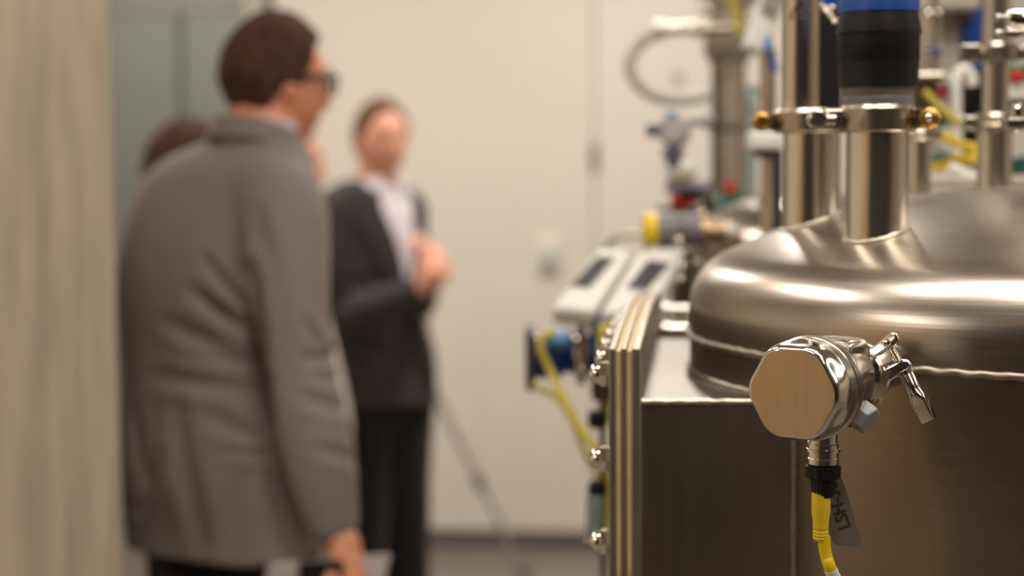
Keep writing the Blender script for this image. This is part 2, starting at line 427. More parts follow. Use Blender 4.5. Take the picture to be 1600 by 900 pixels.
# stub pipes welded into the dome
def stub(px, Y, r, ytop, weld=True, name='nozzle'):
    b = at(px, 300, Y); zt = at(px, ytop, Y).z; zl = dome_z(b.x, b.y) - .03
    o = obj(name, MB().lathe([(r, zl), (r, zt-.004), (r+.004, zt-.003), (r+.0055, zt), (r-.002, zt)], (b.x, b.y, 0), n=56), M_PIPE, tank, smooth=40)
    if weld:
        path = []
        for i in range(72):
            a = 2*math.pi*i/72; x, y = b.x+(r+.0008)*math.cos(a), b.y+(r+.0008)*math.sin(a)
            path.append(Vector((x, y, dome_z(x, y)+.0006)))
        obj('weld_bead', MB().tube(path, [.0019*(.8+.5*random.random()) for _ in path], 8, closed=True), M_WELDB, tank, smooth=80)
    return b, zt
nA, zA = stub(1370, 1.32, .0262, 188)
nB, zB_ = stub(1266, 1.45, .0256, 188)
nC, zC = stub(1553, 1.62, .0178, 192)
nD, zD = stub(1436, 1.66, .0120, 214)
# ================================================================ LEVEL SENSOR on the tank wall
SA = Vector((-math.sin(math.radians(36)), -math.cos(math.radians(36)), 0))     # axis, out of the tank
SW = Vector((-SA.y, SA.x, 0)); SU = Vector((0, 0, 1))                         # right / up when looking at the cover
SF0 = at(1238, 614, 1.037)                                                    # cover face centre
def S(w, u, a): return SF0 + SW*w + SU*u + SA*a
sensor = thing('level_sensor', 'polished steel level sensor head with scalloped round cover on the tank wall', 'sensor', SF0 - SA*.13)
def scal(R, cut, a, n=144, off=0.0):
    ring = []
    for j in range(n):
        t = 2*math.pi*j/n
        k = math.pi/6 + math.pi/3*math.floor(t/(math.pi/3))
        c = math.cos(t-k)
        r = cut/c * (1 - .008*math.cos((t-k)*6)) if cut else R
        # soft minimum so that the lobes are rounded
        q = 1/((1/R)**40 + (1/r)**40)**(1/40) if cut else R
        ring.append(S(q*math.cos(t), q*math.sin(t), a))
    return ring
R0 = .0343
m = MB(); m.rings([scal(R0*.30, R0*.29, .0), scal(R0*.90, R0*.852, .0), scal(R0*.94, R0*.892, -.0001), scal(R0*.965, R0*.915, -.0007),
                   scal(R0*.985, R0*.93, -.0018), scal(R0*1.01, R0*.95, -.0042), scal(R0*1.03, R0*.97, -.0075), scal(R0*1.04, R0*1.01, -.0108),
                   scal(R0*1.045, R0*1.06, -.0135), scal(R0*1.045, 0, -.015)], cap0=True, cap1=True)
obj('cover', m, M_POL, sensor, smooth=50)
m = MB(); m.rings([scal(R0*.30, R0*.29, .00045), scal(R0*.905, R0*.856, .00045), scal(R0*.92, R0*.87, .0001), scal(R0*.92, R0*.87, -.003)])
obj('cover_face', m, M_FACE, sensor, smooth=30)
r = R0*1.045
prof = [(r-.001, 0), (r, .001), (r, .0125), (r+.0008, .013), (r+.0008, .0145), (r-.0006, .015), (r-.0006, .0163), (r+.0005, .0168), (r+.0005, .0185), (r-.0008, .019), (r-.0008, .0205), (r-.0002, .021), (r-.0002,.0225), (r-.004, .0245)]
obj('cover_band', MB().lathe(prof, S(0,0,-.0148), -SA, 96), M_SATIN, sensor, smooth=30)
obj('grub_screw', MB().ell(S(.0335, -.0075, -.0235), (.0011,.0011,.0011), nu=12, nv=8), M_POL, sensor)
# housing body behind the cover: round, narrowing to the neck with a raised square block
def rsec(w0, u0, hw, hu, e, a, n=64):
    ring = []
    for j in range(n):
        t = 2*math.pi*j/n; c, s = math.cos(t), math.sin(t)
        ring.append(S(w0+hw*math.copysign(abs(c)**(2/e), c), u0+hu*math.copysign(abs(s)**(2/e), s), a))
    return ring
m = MB().rings([rsec(0,0,.034,.034,2,-.036), rsec(0,0,.0335,.0335,2.0,-.044), rsec(0,.0005,.032,.032,2.1,-.052), rsec(0,.001,.0302,.0305,2.2,-.060),
                rsec(0,.001,.028,.0285,2.3,-.070), rsec(0,.001,.0255,.0262,2.3,-.080), rsec(0,.0005,.023,.0235,2.2,-.088), rsec(0,0,.0195,.0195,2.1,-.094), rsec(0,0,.0165,.0165,2,-.098)])
obj('housing', m, M_SATIN, sensor, smooth=60)
m = MB().rings([rsec(.004,.020,.019,.0115,5,-.043), rsec(.004,.0205,.0195,.0125,5,-.046), rsec(.004,.0205,.0185,.0118,5,-.074), rsec(.004,.0175,.0165,.010,5,-.084)])
obj('top_block', m, M_SATIN, sensor, smooth=50, bevel=.0006)
obj('neck', MB().lathe([(.0165,0),(.0165,.008),(.0205,.010),(.0205,.018),(.0165,.020),(.0165,.080)], S(0,0,-.094), -SA, 48), M_POL, sensor, smooth=35)
obj('neck_gasket', MB().lathe([(.0165,0),(.0175,.0005),(.0175,.0022),(.0165,.0027)], S(0,0,-.1010), -SA, 48), M_BLACK, sensor, smooth=35)
# grey hexagonal plug on the lower right
pc = S(.0228, -.0192, -.058); pax = (SW*.86 - SU*.46 + SA*.16).normalized()
u, w = frame(pax); R = []
for h, rr in ((-.010, .0118), (.0, .0118), (.0012, .0112), (.0102, .0108), (.0116, .0098)):
    R.append([pc + pax*h + (u*math.cos(math.pi/3*j+.35)+w*math.sin(math.pi/3*j+.35))*rr for j in range(6)])
m = MB().rings(R)
o = obj('blanking_plug', m, M_GREYP, sensor, smooth=0, bevel=.0007); o['label'] = 'light grey hexagonal plug'
obj('plug_seal', MB().lathe([(.0120, 0), (.0120, .0022)], pc - pax*.0015, pax, 40), M_BLACK, sensor)
# connector hanging below the housing
cc = S(0, 0, -.0505)
def cyp(py): return onplane(1290, py, cc, SA).z
zs = [cyp(y) for y in (680, 692, 700, 702.5, 705, 724, 727, 745, 772, 769)]
m = MB().lathe([(.0100, zs[0]+.006), (.0100, zs[1]), (.0110, zs[1]-.0005), (.0110, zs[2]), (.0122, zs[2]-.0002), (.0122, zs[4]), (.0110, zs[4]-.0002), (.0110, (zs[4]+zs[5])/2+.0004), (.0106, (zs[4]+zs[5])/2), (.0110, (zs[4]+zs[5])/2-.0004), (.0110, zs[5]), (.0100, zs[5]-.0006)], (cc.x, cc.y, 0), n=64)
obj('connector_socket', m, M_PIPE, sensor, smooth=30)
conn = thing('sensor_cable', 'yellow cable with moulded plug and black coupling hanging below the steel sensor', 'cable', (cc.x, cc.y, zs[8]))
m = MB(); R = []
for z, rr in ((zs[5]-.0003, .0100), (zs[6], .0100), (zs[6]-.0005, .0124), (zs[7], .0124), (zs[7]-.001, .0112)):
    R.append([Vector((cc.x, cc.y, z)) + Vector((math.cos(t), math.sin(t), 0))*rr*(1+.025*math.cos(12*t)*(rr > .011)) for t in [2*math.pi*j/96 for j in range(96)]])
obj('coupling_nut', m.rings(R), M_BLACK, conn, smooth=30)
m = MB(); R = []
for z, rr in ((zs[7], .0082), (zs[7]-.002, .0086), (zs[8]+.002, .0083), (zs[8]+.0008, .0070), (zs[8]-.002, .0066)):
    R.append([Vector((cc.x, cc.y, z)) + Vector((math.cos(t), math.sin(t), 0))*rr*(1+.02*math.cos(20*t)) for t in [2*math.pi*j/120 for j in range(120)]])
obj('coupling_collar', m.rings(R), M_BLACK, conn, smooth=30)
zy = [onplane(1288, y, cc, SA).z for y in (768, 773, 800, 812, 822, 826, 828, 831, 833, 836, 838, 841, 845)]
pr = [(.0052, zy[0]), (.0064, zy[0]-.0006), (.0067, zy[1]), (.0066, zy[2]), (.0058, zy[3]), (.0055, zy[4]), (.0058, zy[5]), (.0052, zy[6]), (.0058, zy[7]), (.0052, zy[8]), (.0058, zy[9]), (.0052, zy[10]), (.0057, zy[11]), (.0045, zy[12])]
obj('moulded_plug', MB().lathe(pr, (cc.x-.0012, cc.y, 0), n=48), M_YELLOW, conn, smooth=45)
ck = [onplane(px, py, cc, SA) for px, py in ((1287.5, 838), (1288.5, 855), (1292, 872), (1298, 890))]
ck += [ck[-1] + Vector((.012, .01, -.03)), ck[-1] + Vector((.03, .05, -.10)), ck[-1] + Vector((-.02, .04, -.28)), ck[-1]+Vector((-.07, .03, -.5)), Vector((ck[-1].x-.12, ck[-1].y, .02)), Vector((ck[-1].x-.4, ck[-1].y+.1, .008))]
cable_path = smoothpath(ck, 10)
obj('cable_jacket', MB().tube(cable_path, .0045, 20), M_YELLOW, conn, smooth=60)
i0 = min(range(len(cable_path)), key=lambda i: abs(cable_path[i].z - onplane(1298, 889, cc, SA).z))
obj('cable_label', MB().tube(cable_path[i0:i0+14], .0048, 20), plain('cable_label_white', (222, 218, 205), .5), conn, smooth=60)

# grey tag with the sensor number
th = Vector((0, 0, 0))
tp = S(.006, 0, -.072); tn = Vector((-.18, -1, .12)).normalized()
def tg(px, py): return onplane(px, py, tp, tn)
c4 = [tg(1264, 746), tg(1315, 744), tg(1349, 856), tg(1303, 852)]
def roundpoly(pts, r, n=5):
    out = []
    for i in range(len(pts)):
        p, a, b = pts[i], pts[i-1], pts[(i+1) % len(pts)]
        da, db = (a-p).normalized(), (b-p).normalized()
        for k in range(n+1):
            t = k/n; out.append((p+da*r)*(1-t)**2 + p*2*t*(1-t) + (p+db*r)*t*t)
    return out
rp = [c4[0], c4[1]] + roundpoly(c4, .0055)[6*2:6*4]
tagt = thing('number_tag', 'translucent grey tag with dark lettering hanging behind the yellow cable', 'tag', c4[0])
rp = roundpoly(c4, .004)
obj('plate', MB().prism(rp, -tn*.0006), plain('tag_grey', (98, 90, 82), .45, 0, .03), tagt, smooth=0)
def text_obj(name, body, mat, parent, M, size, depth=.0002, narrow=1.0, bold=0.0):
    cu = bpy.data.curves.new(name, 'FONT'); cu.body = body; cu.size = size; cu.extrude = depth; cu.offset = bold
    cu.align_x = 'LEFT'; cu.align_y = 'CENTER'
    tmp = bpy.data.objects.new('tmp', cu); COL.objects.link(tmp)
    bpy.context.view_layer.update()
    me = bpy.data.meshes.new_from_object(tmp.evaluated_get(bpy.context.evaluated_depsgraph_get()))
    bpy.data.objects.remove(tmp); me.name = name
    me.transform(Matrix.Diagonal((narrow, 1, 1, 1)))
    root = parent
    me.transform(Matrix.Translation(-root.location) @ M)
    me.materials.clear(); me.materials.append(mat)
    o = bpy.data.objects.new(name, me); COL.objects.link(o); o.parent = parent; return o
xa = (tg(1308, 757) - tg(1331, 828)).normalized()      # reading direction: upwards
ya = tn.cross(xa)                                     # tops of the letters to the left
if ya.x > 0: ya = -ya
M4 = Matrix((xa, ya, xa.cross(ya))).transposed().to_4x4(); M4.translation = tg(1322, 826) + tn*.0004
M_INK = plain('tag_ink', (50, 34, 28), .6)
text_obj('lettering', 'LSH-301', M_INK, tagt, M4, .0125, .0001, .92, .00015)
obj('hanging_wire', MB().tube([c4[0]*.5+c4[1]*.5 + Vector((0, 0, -.003)), c4[0]*.5+c4[1]*.5 + Vector((0, 0, .006)), Vector((cc.x+.008, cc.y+.006, zs[4])), ], .0004, 6), M_POL, tagt)

# two-part clamp with long nut that holds the sensor
kc = S(0, 0, -.1085); kn = SA
def K(px, py, d=0.0): return onplane(px, py, kc - SA*(-d), kn)
clamp = thing('sensor_clamp', 'steel ring clamp with threaded bolt and long wing nut holding the level sensor', 'clamp', kc)
def arc_band(c, ax, r, h, t, a0, a1, n=40):
    u, w = SW, SU; R = []
    for i in range(n+1):
        a = a0+(a1-a0)*i/n; d = u*math.cos(a)+w*math.sin(a)
        R.append([c+ax*(h*.5)+d*r, c+ax*(h*.5)+d*(r+t*.75), c+ax*(h*.32)+d*(r+t), c-ax*(h*.32)+d*(r+t), c-ax*(h*.5)+d*(r+t*.75), c-ax*(h*.5)+d*r])
    return R
up, lo_ = MB(), MB()
obj('upper_jaw', MB().rings(arc_band(kc, SA, .0205, .011, .0045, math.radians(48), math.radians(205))), M_POL, clamp, smooth=35)
obj('lower_jaw', MB().rings(arc_band(kc, SA, .0205, .011, .0045, math.radians(-150), math.radians(22))), M_POL, clamp, smooth=35)
def tab(pts, d0, d1, name, lab=None):
    a = [K(px, py, d0) for px, py in pts]
    return obj(name, MB().prism(a, SA*(d1-d0)), M_POL, clamp, smooth=0, bevel=.0016, seg=3)
# paired ears of the upper jaw, bolt running between them
e1 = [(1357, 545), (1368, 538), (1392, 519), (1399, 520), (1404, 533), (1400, 539), (1376, 552), (1364, 560)]
tab(e1, .0055, .0020, 'jaw_ear')
e1b = [(x+1, y) for x, y in e1]
tab(e1b, -.0060, -.0022, 'jaw_ear')
tab([(1357, 545), (1366, 538), (1378, 534), (1380, 548), (1366, 559)], .0050, -.0050, 'jaw_bridge')
e2 = [(1374, 581), (1388, 572), (1410, 561), (1418, 562), (1424, 571), (1419, 578), (1392, 594), (1382, 620), (1375, 634), (1372, 620), (1377, 600)]
tab(e2, .0055, .0020, 'jaw_ear')
tab([(x+1, y) for x, y in e2], -.0060, -.0022, 'jaw_ear')
tab([(1374, 581), (1388, 574), (1396, 571), (1401, 586), (1390, 594), (1380, 600)], .0050, -.0050, 'jaw_bridge')
pv = K(1383, 536, .0066)
obj('pivot_pin', MB().cyl(pv, pv - SA*.0135, .0022, n=20).ell(pv, (.0024,.0024,.0024), nu=14, nv=8), M_POL, clamp)
b0, b1, b2, b3 = K(1388, 536), K(1414, 582), K(1438, 626), K(1452, 658)
# threaded bolt: helix-like ridges
bd = (b1-b0).normalized(); L = (b1-b0).length; pr = []
N = 22
for i in range(N): pr += [(.0026, L*i/N), (.0033, L*(i+.5)/N)]
obj('threaded_bolt', MB().lathe(pr, b0, bd, 20), M_POL, clamp, smooth=20)
nd = (b3-b1).normalized(); L = (b3-b1).length
m = MB()
u, w = SA, SA.cross(nd).normalized()
def nsec(hw, hh, e, h):
    ring = []
    for j in range(40):
        t = 2*math.pi*j/40; c, s_ = math.cos(t), math.sin(t)
        ring.append(b1 + nd*h + u*(hh*math.copysign(abs(c)**(2/e), c)) + w*(hw*math.copysign(abs(s_)**(2/e), s_)))
    return ring
m.rings([nsec(.0048,.0048,2,-.001), nsec(.0054,.0054,2,.0005), nsec(.0055,.0055,2,L*.34), nsec(.0055,.0055,2,L*.42), nsec(.0061,.0054,3,L*.50), nsec(.0062,.0036,6,L*.60), nsec(.0058,.0033,8,L*.66), nsec(.0053,.0033,8,L*.97), nsec(.0048,.0028,8,L)])
obj('wing_nut', m, M_POL, clamp, smooth=40)
for k in (1, -1):
    q = b1 + SA*(.0054*k)
    obj('nut_washer', MB().cyl(b1 - nd*.001, b1 + nd*.0015, .0068, n=28), M_POL, clamp) if k == 1 else None

# ================================================================ PIPE CLAMPS AND WHAT STANDS ON THE STUB PIPES
def ring_clamp(c, r, h, label, hinge_deg, bolt_deg, nutmat=M_BRASS, group=None, mat=M_CLAMP, bolt_len=.014, knob=True, scale=1.0):
    """two-piece pipe clamp: band, hinge lug, bolt lug with bolt and nut"""
    t = thing('pipe_clamp', label, 'clamp', c, group)
    obj('band', MB().lathe([(r-.008, -h/2), (r-.0015, -h/2), (r, -h/2+.0015), (r, h/2-.003), (r-.002, h/2), (r-.008, h/2-.001)], c, (0,0,1), 64), mat, t, smooth=30)
    def d(a): a = math.radians(a); return Vector((math.cos(a), math.sin(a), 0))
    for nm, a in (('hinge_lug', hinge_deg), ('bolt_lug', bolt_deg)):
        q = c + d(a)*(r+.006*scale); M = Matrix.Rotation(math.radians(a), 3, 'Z')
        obj(nm, MB().box(q, (.017*scale, .012*scale, h*.78), M), mat, t, smooth=0, bevel=.002)
    a = math.radians(hinge_deg); q = c + d(hinge_deg)*(r+.009*scale); tn_ = Vector((-math.sin(a), math.cos(a), 0))
    obj('hinge_pin', MB().lathe([(.0055*scale, 0), (.0062*scale, .0008), (.0062*scale, .019*scale), (.0055*scale, .0198*scale)], q - tn_*.0099*scale, tn_, 28), mat, t, smooth=30)
    a = math.radians(bolt_deg); q = c + d(bolt_deg)*(r+.0105*scale); tn_ = Vector((-math.sin(a), math.cos(a), 0))
    if tn_.y > 0: tn_ = -tn_
    obj('bolt', MB().cyl(q - tn_*.012*scale, q + tn_*(.0075*scale+bolt_len), .0032*scale, n=18).ell(q + tn_*(.0075*scale+bolt_len), (.0034*scale,)*3, nu=16, nv=8), M_POL, t)
    u, w = frame(tn_); R = []
    for hh, rr in ((.0065, .0080), (.0075, .0086), (.0140, .0084), (.0160, .0070), (.0162, .0058), (.0175, .0054)):
        R.append([q + tn_*hh*scale + (u*math.cos(math.pi/4*j)+w*math.sin(math.pi/4*j))*rr*scale for j in range(8)])
    obj('nut', MB().rings(R), nutmat, t, smooth=20, bevel=.0008)
    return t
cA = Vector((nA.x, nA.y, (at(1366, 166, 1.30).z + at(1366, 204, 1.30).z)/2)); hA = at(1366, 167, 1.30).z - at(1366, 203, 1.30).z
cB = Vector((nB.x, nB.y, (at(1266, 171, 1.43).z + at(1266, 206, 1.43).z)/2)); hB = at(1266, 172, 1.43).z - at(1266, 205, 1.43).z
ring_clamp(cA, .0330, hA*1.18, 'steel ring clamp with brass nut under the black and blue transmitter', 184, -22, scale=1.12)
ring_clamp(cB, .0350, hB*1.12, 'steel ring clamp with brass wing nut on the tall pipe left of the transmitter', -30, 176, bolt_len=.004, scale=1.12)

pin = at(1279, 186, 1.262)
hp = obj('hinge_disc', MB().lathe([(.0060, 0), (.0074, .0008), (.0074, .016), (.006, .017)], pin, (0, 1, 0), 32).cyl(pin + Vector((0, .012, 0)), pin + Vector((.016, .012, 0)), .0046, n=16), M_CLAMP, COL.objects['pipe_clamp'], smooth=25)
# transmitter on the front stub: grey collar, black body, blue head
tr = thing('level_transmitter', 'cylindrical transmitter with blue head, black body and grey collar above the front clamp', 'transmitter', (nA.x, nA.y, cA.z+hA/2))
def zA(py): return at(1370, py, 1.30).z
q = (nA.x, nA.y, 0)
k = pm(1.335)
obj('collar', MB().lathe([(.026, cA.z-.002), (55*k, cA.z+hA/2-.004), (55*k, zA(152)), (53.5*k, zA(150)), (54.5*k, zA(148)), (54.5*k, zA(134))], q, n=64), plain('grey_collar', (112, 108, 106), .35), tr, smooth=30)
obj('body', MB().lathe([(50*k, zA(136)), (60*k, zA(134)), (61*k, zA(100)), (61.5*k, zA(92)), (62*k, zA(91)), (62*k, zA(52)), (64*k, zA(50)), (64*k, zA(46)), (59.5*k, zA(20)), (59*k, zA(14))], q, n=72), M_BLACK, tr, smooth=30)
obj('head', MB().lathe([(57*k, zA(18)), (60.5*k, zA(17)), (60.5*k, zA(-60)), (52*k, zA(-78)), (20*k, zA(-84))], q, n=72), M_BLUE, tr, smooth=30)
# tall pipe in the second clamp
pt = thing('vent_pipe', 'tall polished pipe with a clear warning label sleeve, left of the transmitter', 'pipe', (nB.x, nB.y, cB.z))
kk = pm(1.46); bx = at(1248, 100, 1.45).x
obj('pipe', MB().lathe([(28*kk, cB.z), (28*kk, at(1248, -160, 1.45).z)], (bx, nB.y-.008, 0), n=56), M_PIPE, pt, smooth=30)
def film_mat():
    m, nt, b = _base('clear_film'); out = nt.nodes['Material Output']
    tr_ = nt.nodes.new('ShaderNodeBsdfTransparent'); tr_.inputs[0].default_value = (.97, .96, .94, 1)
    gl = nt.nodes.new('ShaderNodeBsdfGlossy'); gl.inputs['Roughness'].default_value = .12
    mx = nt.nodes.new('ShaderNodeMixShader'); mx.inputs[0].default_value = .10
    nt.links.new(tr_.outputs[0], mx.inputs[1]); nt.links.new(gl.outputs[0], mx.inputs[2]); nt.links.new(mx.outputs[0], out.inputs[0]); return m
cyc = Vector((bx, nB.y-.008, 0))
def on_cyl(r, a, z): a = math.radians(a); return Vector((cyc.x + r*math.cos(a), cyc.y + r*math.sin(a), z))
m = MB(); N = 30; vs = []; z0, z1 = at(1248, 155, 1.43).z, at(1248, -60, 1.43).z
A = [-200 + 190*i/N for i in range(N+1)]
vs = [on_cyl(28.8*kk, a, z0) for a in A] + [on_cyl(28.8*kk, a, z1) for a in A]
# stand-off flap of the sleeve on the right
fl = on_cyl(28.8*kk, A[-1], z0)
m.add(vs, [(i, i+1, N+2+i, N+1+i) for i in range(N)])
obj('label_sleeve', m, film_mat(), pt, smooth=40)
zl0, zl1 = at(1250, 29, 1.43).z, at(1250, -5, 1.43).z
lr = 29.2*kk
def cyl_prism(poly, mat, name):           # poly in (angle, z)
    vs = [on_cyl(lr, a, z) for a, z in poly]; vi = [on_cyl(lr+.0003, a, z) for a, z in poly]
    m = MB(); n = len(vs); fs = [tuple(range(n-1,-1,-1)), tuple(range(n, 2*n))] + [(j, (j+1) % n, n+(j+1) % n, n+j) for j in range(n)]
    return obj(name, m.add(vs+vi, fs), mat, pt, smooth=0)
M_LINE = plain('label_print', (98, 88, 78), .5)
def strip(p, q, wd=1.2):
    (a0, z0_), (a1, z1_) = p, q; n = 8; top = []; bot = []
    dz = wd*kk; da = math.degrees(dz/lr)
    L = math.hypot((a1-a0)/da, (z1_-z0_)/dz); nx, nz = -(z1_-z0_)/dz/L, (a1-a0)/da/L
    P = [(a0+(a1-a0)*i/n, z0_+(z1_-z0_)*i/n) for i in range(n+1)]
    m = MB(); vs = []
    for a, z in P:
        for s_ in (-1, 1):
            for rr in (lr, lr+.0003): vs.append(on_cyl(rr, a+s_*nx*da, z+s_*nz*dz))
    fs = []
    for i in range(n):
        o = i*4; fs += [(o+1, o+3, o+7, o+5), (o, o+4, o+6, o+2), (o, o+1, o+5, o+4), (o+2, o+6, o+7, o+3)]
    return m.add(vs, fs)
ac = -100; dA = 36
m = MB()
for p_, q_ in (((ac-dA, zl0), (ac+dA, zl0)), ((ac+dA, zl0), (ac, zl1)), ((ac, zl1), (ac-dA, zl0)), ((ac+2, zl0+.005), (ac-3, zl0+.011)), ((ac-6, zl0+.004), (ac+6, zl0+.0045))):
    s_ = strip(p_, q_); o = len(m.v); m.v += s_.v; m.f += [tuple(i+o for i in f) for f in s_.f]; m.mi += [0]*len(s_.f)
obj('warning_triangle', m, M_LINE, pt, smooth=0)
# dark actuator standing between the two pipes
da_ = thing('dark_actuator', 'slim black actuator between the tall pipe and the transmitter', 'actuator', (at(1292, 100, 1.53).x, 1.53, dome_z(at(1292,100,1.53).x, 1.53)-.004))
ax_ = at(1290, 100, 1.53)
obj('stem', MB().cyl((ax_.x, 1.53, da_.location.z), (ax_.x, 1.53, at(1290, 170, 1.53).z), .015, n=32), M_PIPE, da_)
obj('body', MB().lathe([(24*pm(1.55), at(1290, 172, 1.53).z), (24*pm(1.55), at(1290, 20, 1.53).z), (20*pm(1.55), at(1290, 14, 1.53).z)], (ax_.x, 1.53, 0), n=40), M_BLACK, da_, smooth=30)
obj('head', MB().lathe([(21*pm(1.55), at(1290, 16, 1.53).z), (23*pm(1.55), at(1290, 8, 1.53).z), (23*pm(1.55), at(1290, -60, 1.53).z), (10*pm(1.55), at(1290, -75, 1.53).z)], (ax_.x, 1.53, 0), n=40), M_BLUE, da_, smooth=30)
bk = MB()
for px, py, r_ in ((1290, 18, 4), (1297, 24, 5), (1285, 8, 4), (1300, 12, 5), (1306, 30, 3)):
    qq = at(px, py, 1.49); bk.ell(qq, (r_*.0006,)*3, nu=12, nv=8)
bk.cyl(at(1285, 8, 1.50), at(1306, 36, 1.49), .0022, n=10)
obj('steel_fittings', bk, M_POL, da_)
# right-hand pipe with its two clamps
rp_ = thing('feed_pipe', 'upright steel pipe near the right edge carrying two clamps', 'pipe', (nC.x, nC.y, zC-.01))
k = pm(1.64)
obj('pipe', MB().lathe([(20*k, zC-.012), (20*k, at(1553, 80, 1.62).z), (21*k, at(1553, 79, 1.62).z), (20.5*k, at(1553, -120, 1.62).z)], (nC.x, nC.y, 0), n=48), M_PIPE, rp_, smooth=30)
c1 = Vector((nC.x, nC.y, at(1553, 191, 1.60).z)); c2 = Vector((nC.x, nC.y, at(1553, 80, 1.60).z))
ring_clamp(c1, 32*k, .019, 'lower steel clamp on the pipe near the right edge', 178, 10, M_POL, scale=.8)
ring_clamp(c2, 32*k, .019, 'upper steel clamp on the pipe near the right edge, lug pointing left', 8, 182, M_POL, scale=1.0)
q_ = at(1520, 82, 1.585)
obj('square_lug', MB().box((q_.x, 1.60, q_.z), (.019, .02, .0185)), M_CLAMP, COL.objects['pipe_clamp.003'], smooth=0, bevel=.002)
rc = ring_clamp(Vector((nD.x, nD.y, at(1436, 209, 1.63).z)), 24*k, .012, 'small dull clamp on the short stub right of the transmitter', 20, 200, M_POL, scale=.6)
cap_ = thing('stub_cap', 'round steel cap on the short stub right of the transmitter', 'cap', (nD.x, nD.y, at(1436, 203, 1.63).z))
obj('cap', MB().lathe([(20*k, 0), (21*k, .002), (20*k, .006), (8*k, .009)], cap_.location, n=36), M_CLAMP, cap_)
# ================================================================ PEOPLE
def skin_mat(name, rgb):
    m = plain(name, rgb, .48, 0, .06, 14)
    b = m.node_tree.nodes['Principled BSDF']; b.inputs['Subsurface Weight'].default_value = .0
    return m
def cloth(name, rgb, var=.10, scale=220, bump=.25): return plain(name, rgb, .88, 0, var, scale, bump, spec=.25, sheen=.15)

def interp(x, pts):
    for (a, va), (b, vb) in zip(pts, pts[1:]):
        if x <= b:
            t = max(0, (x-a)/(b-a)); t = t*t*(3-2*t); return va+(vb-va)*t
    return pts[-1][1]
def headpt(az, el):
    x = .077*math.sin(az)*math.cos(el); y = .098*math.cos(az)*math.cos(el); z = .118*math.sin(el)
    t = max(0, -z/.118)
    x *= 1 - .34*t**1.4
    if y < 0: y *= 1 - .50*t
    else: y = y*(1-.06*t) + .010*t
    if y > 0:
        f = min(1, y/.05)
        w = 0
        if -.045 < z < .025: w = (.025-z)/.060 if z > -.035 else (z+.045)/.010
        y += f*.024*max(0, w)**1.2*math.exp(-(x/.0115)**2)
        y -= f*.008*math.exp(-((abs(x)-.031)/.014)**2 - ((z-.010)/.012)**2)
        y += f*.004*math.exp(-((z-.030)/.009)**2)*math.exp(-(x/.05)**4)
        y += f*.005*math.exp(-(x/.022)**2)*(math.exp(-((z+.060)/.005)**2) + math.exp(-((z+.071)/.006)**2))
        y += f*.007*math.exp(-(x/.022)**2 - ((z+.098)/.016)**2)
    return Vector((x, y, z))
class Head:
    def __init__(s, c, fwd, up=(0,0,1), scale=1.0):
        f = Vector(fwd).normalized(); u = Vector(up); u = (u - f*u.dot(f)).normalized(); r = f.cross(u)
        s.c = Vector(c); s.r, s.f, s.u, s.k = r, f, u, scale
    def P(s, x, y, z): return s.c + (s.r*x + s.f*y + s.u*z)*s.k
    def grid(s, mb, fn, nu=80, nv=56):
        R = []
        for i in range(1, nv):
            el = -math.pi/2 + math.pi*i/nv
            R.append([s.P(*fn(2*math.pi*j/nu, el)) for j in range(nu)])
        mb.rings(R)
    def add(s, mb):
        s.grid(mb, headpt)
        for sg in (1, -1):                                   # ears
            M = Matrix((s.r*sg, s.f, s.u)).transposed()
            mb.ell(s.P(sg*.0765, -.006, .000), (.0075*s.k, .017*s.k, .030*s.k), M @ Matrix.Rotation(-.35, 3, 'Z') @ Matrix.Rotation(.15, 3, 'X'), 20, 12)
            mb.ell(s.P(sg*.0745, .001, -.022), (.006*s.k, .009*s.k, .012*s.k), M, 14, 8)
    def hair(s, line, thick, mat, parent, name='hair', extra=None, sd=0):
        mb = MB(); ph = [random.Random(sd+i).uniform(0, 6) for i in range(6)]
        def fn(az, el):
            p = headpt(az, el); a = abs(math.degrees(az if az < math.pi else az-2*math.pi))
            ln = interp(a, line); t = (p.z - ln)/.012; t = max(0, min(1, t)); t = t*t*(3-2*t)
            top = max(0, p.z/.118)
            rough = 1 + .12*math.sin(az*9+ph[0]+el*5)+.08*math.sin(az*23+el*11+ph[1])
            th_ = thick*(.75+.6*top)*rough
            n = Vector((p.x/.077, p.y/.098, p.z/.118)).normalized()
            return p + n*(th_*t - .006*(1-t))
        s.grid(mb, fn, 120, 80)
        if extra: extra(mb)
        return obj(name, mb, mat, parent, smooth=70)
    def eyes(s, parent):
        for sg in (1, -1):
            o = obj('eye', MB().ell(s.P(sg*.031, .0735, .010), (.0115*s.k,)*3, nu=20, nv=12), plain('eye_white', (225, 215, 205), .2), parent)
            obj('iris', MB().ell(s.P(sg*.031, .0835, .010), (.0045*s.k, .0045*s.k, .0045*s.k), nu=16, nv=10), plain('iris_brown', (60, 42, 30), .2), o)
            bw = MB(); P = [s.P(sg*x, .094-.25*(x-.03)*max(0, x-.03)*30, z) for x, z in ((.014, .030), (.026, .034), (.038, .034), (.048, .029))]
            P = [q for q in P]
            bw.tube(smoothpath(P, 4), .0028*s.k, 8); obj('eyebrow', bw, plain('brow_brown', (70, 48, 34), .8), parent)
def sec(c, S_, F_, a, b, e=2.3, n=48, tilt=None):
    c = Vector(c); R = []
    for j in range(n):
        t = 2*math.pi*j/n; cs, sn = math.cos(t), math.sin(t)
        R.append(c + S_*(a*math.copysign(abs(cs)**(2/e), cs)) + F_*(b*math.copysign(abs(sn)**(2/e), sn)))
    return R
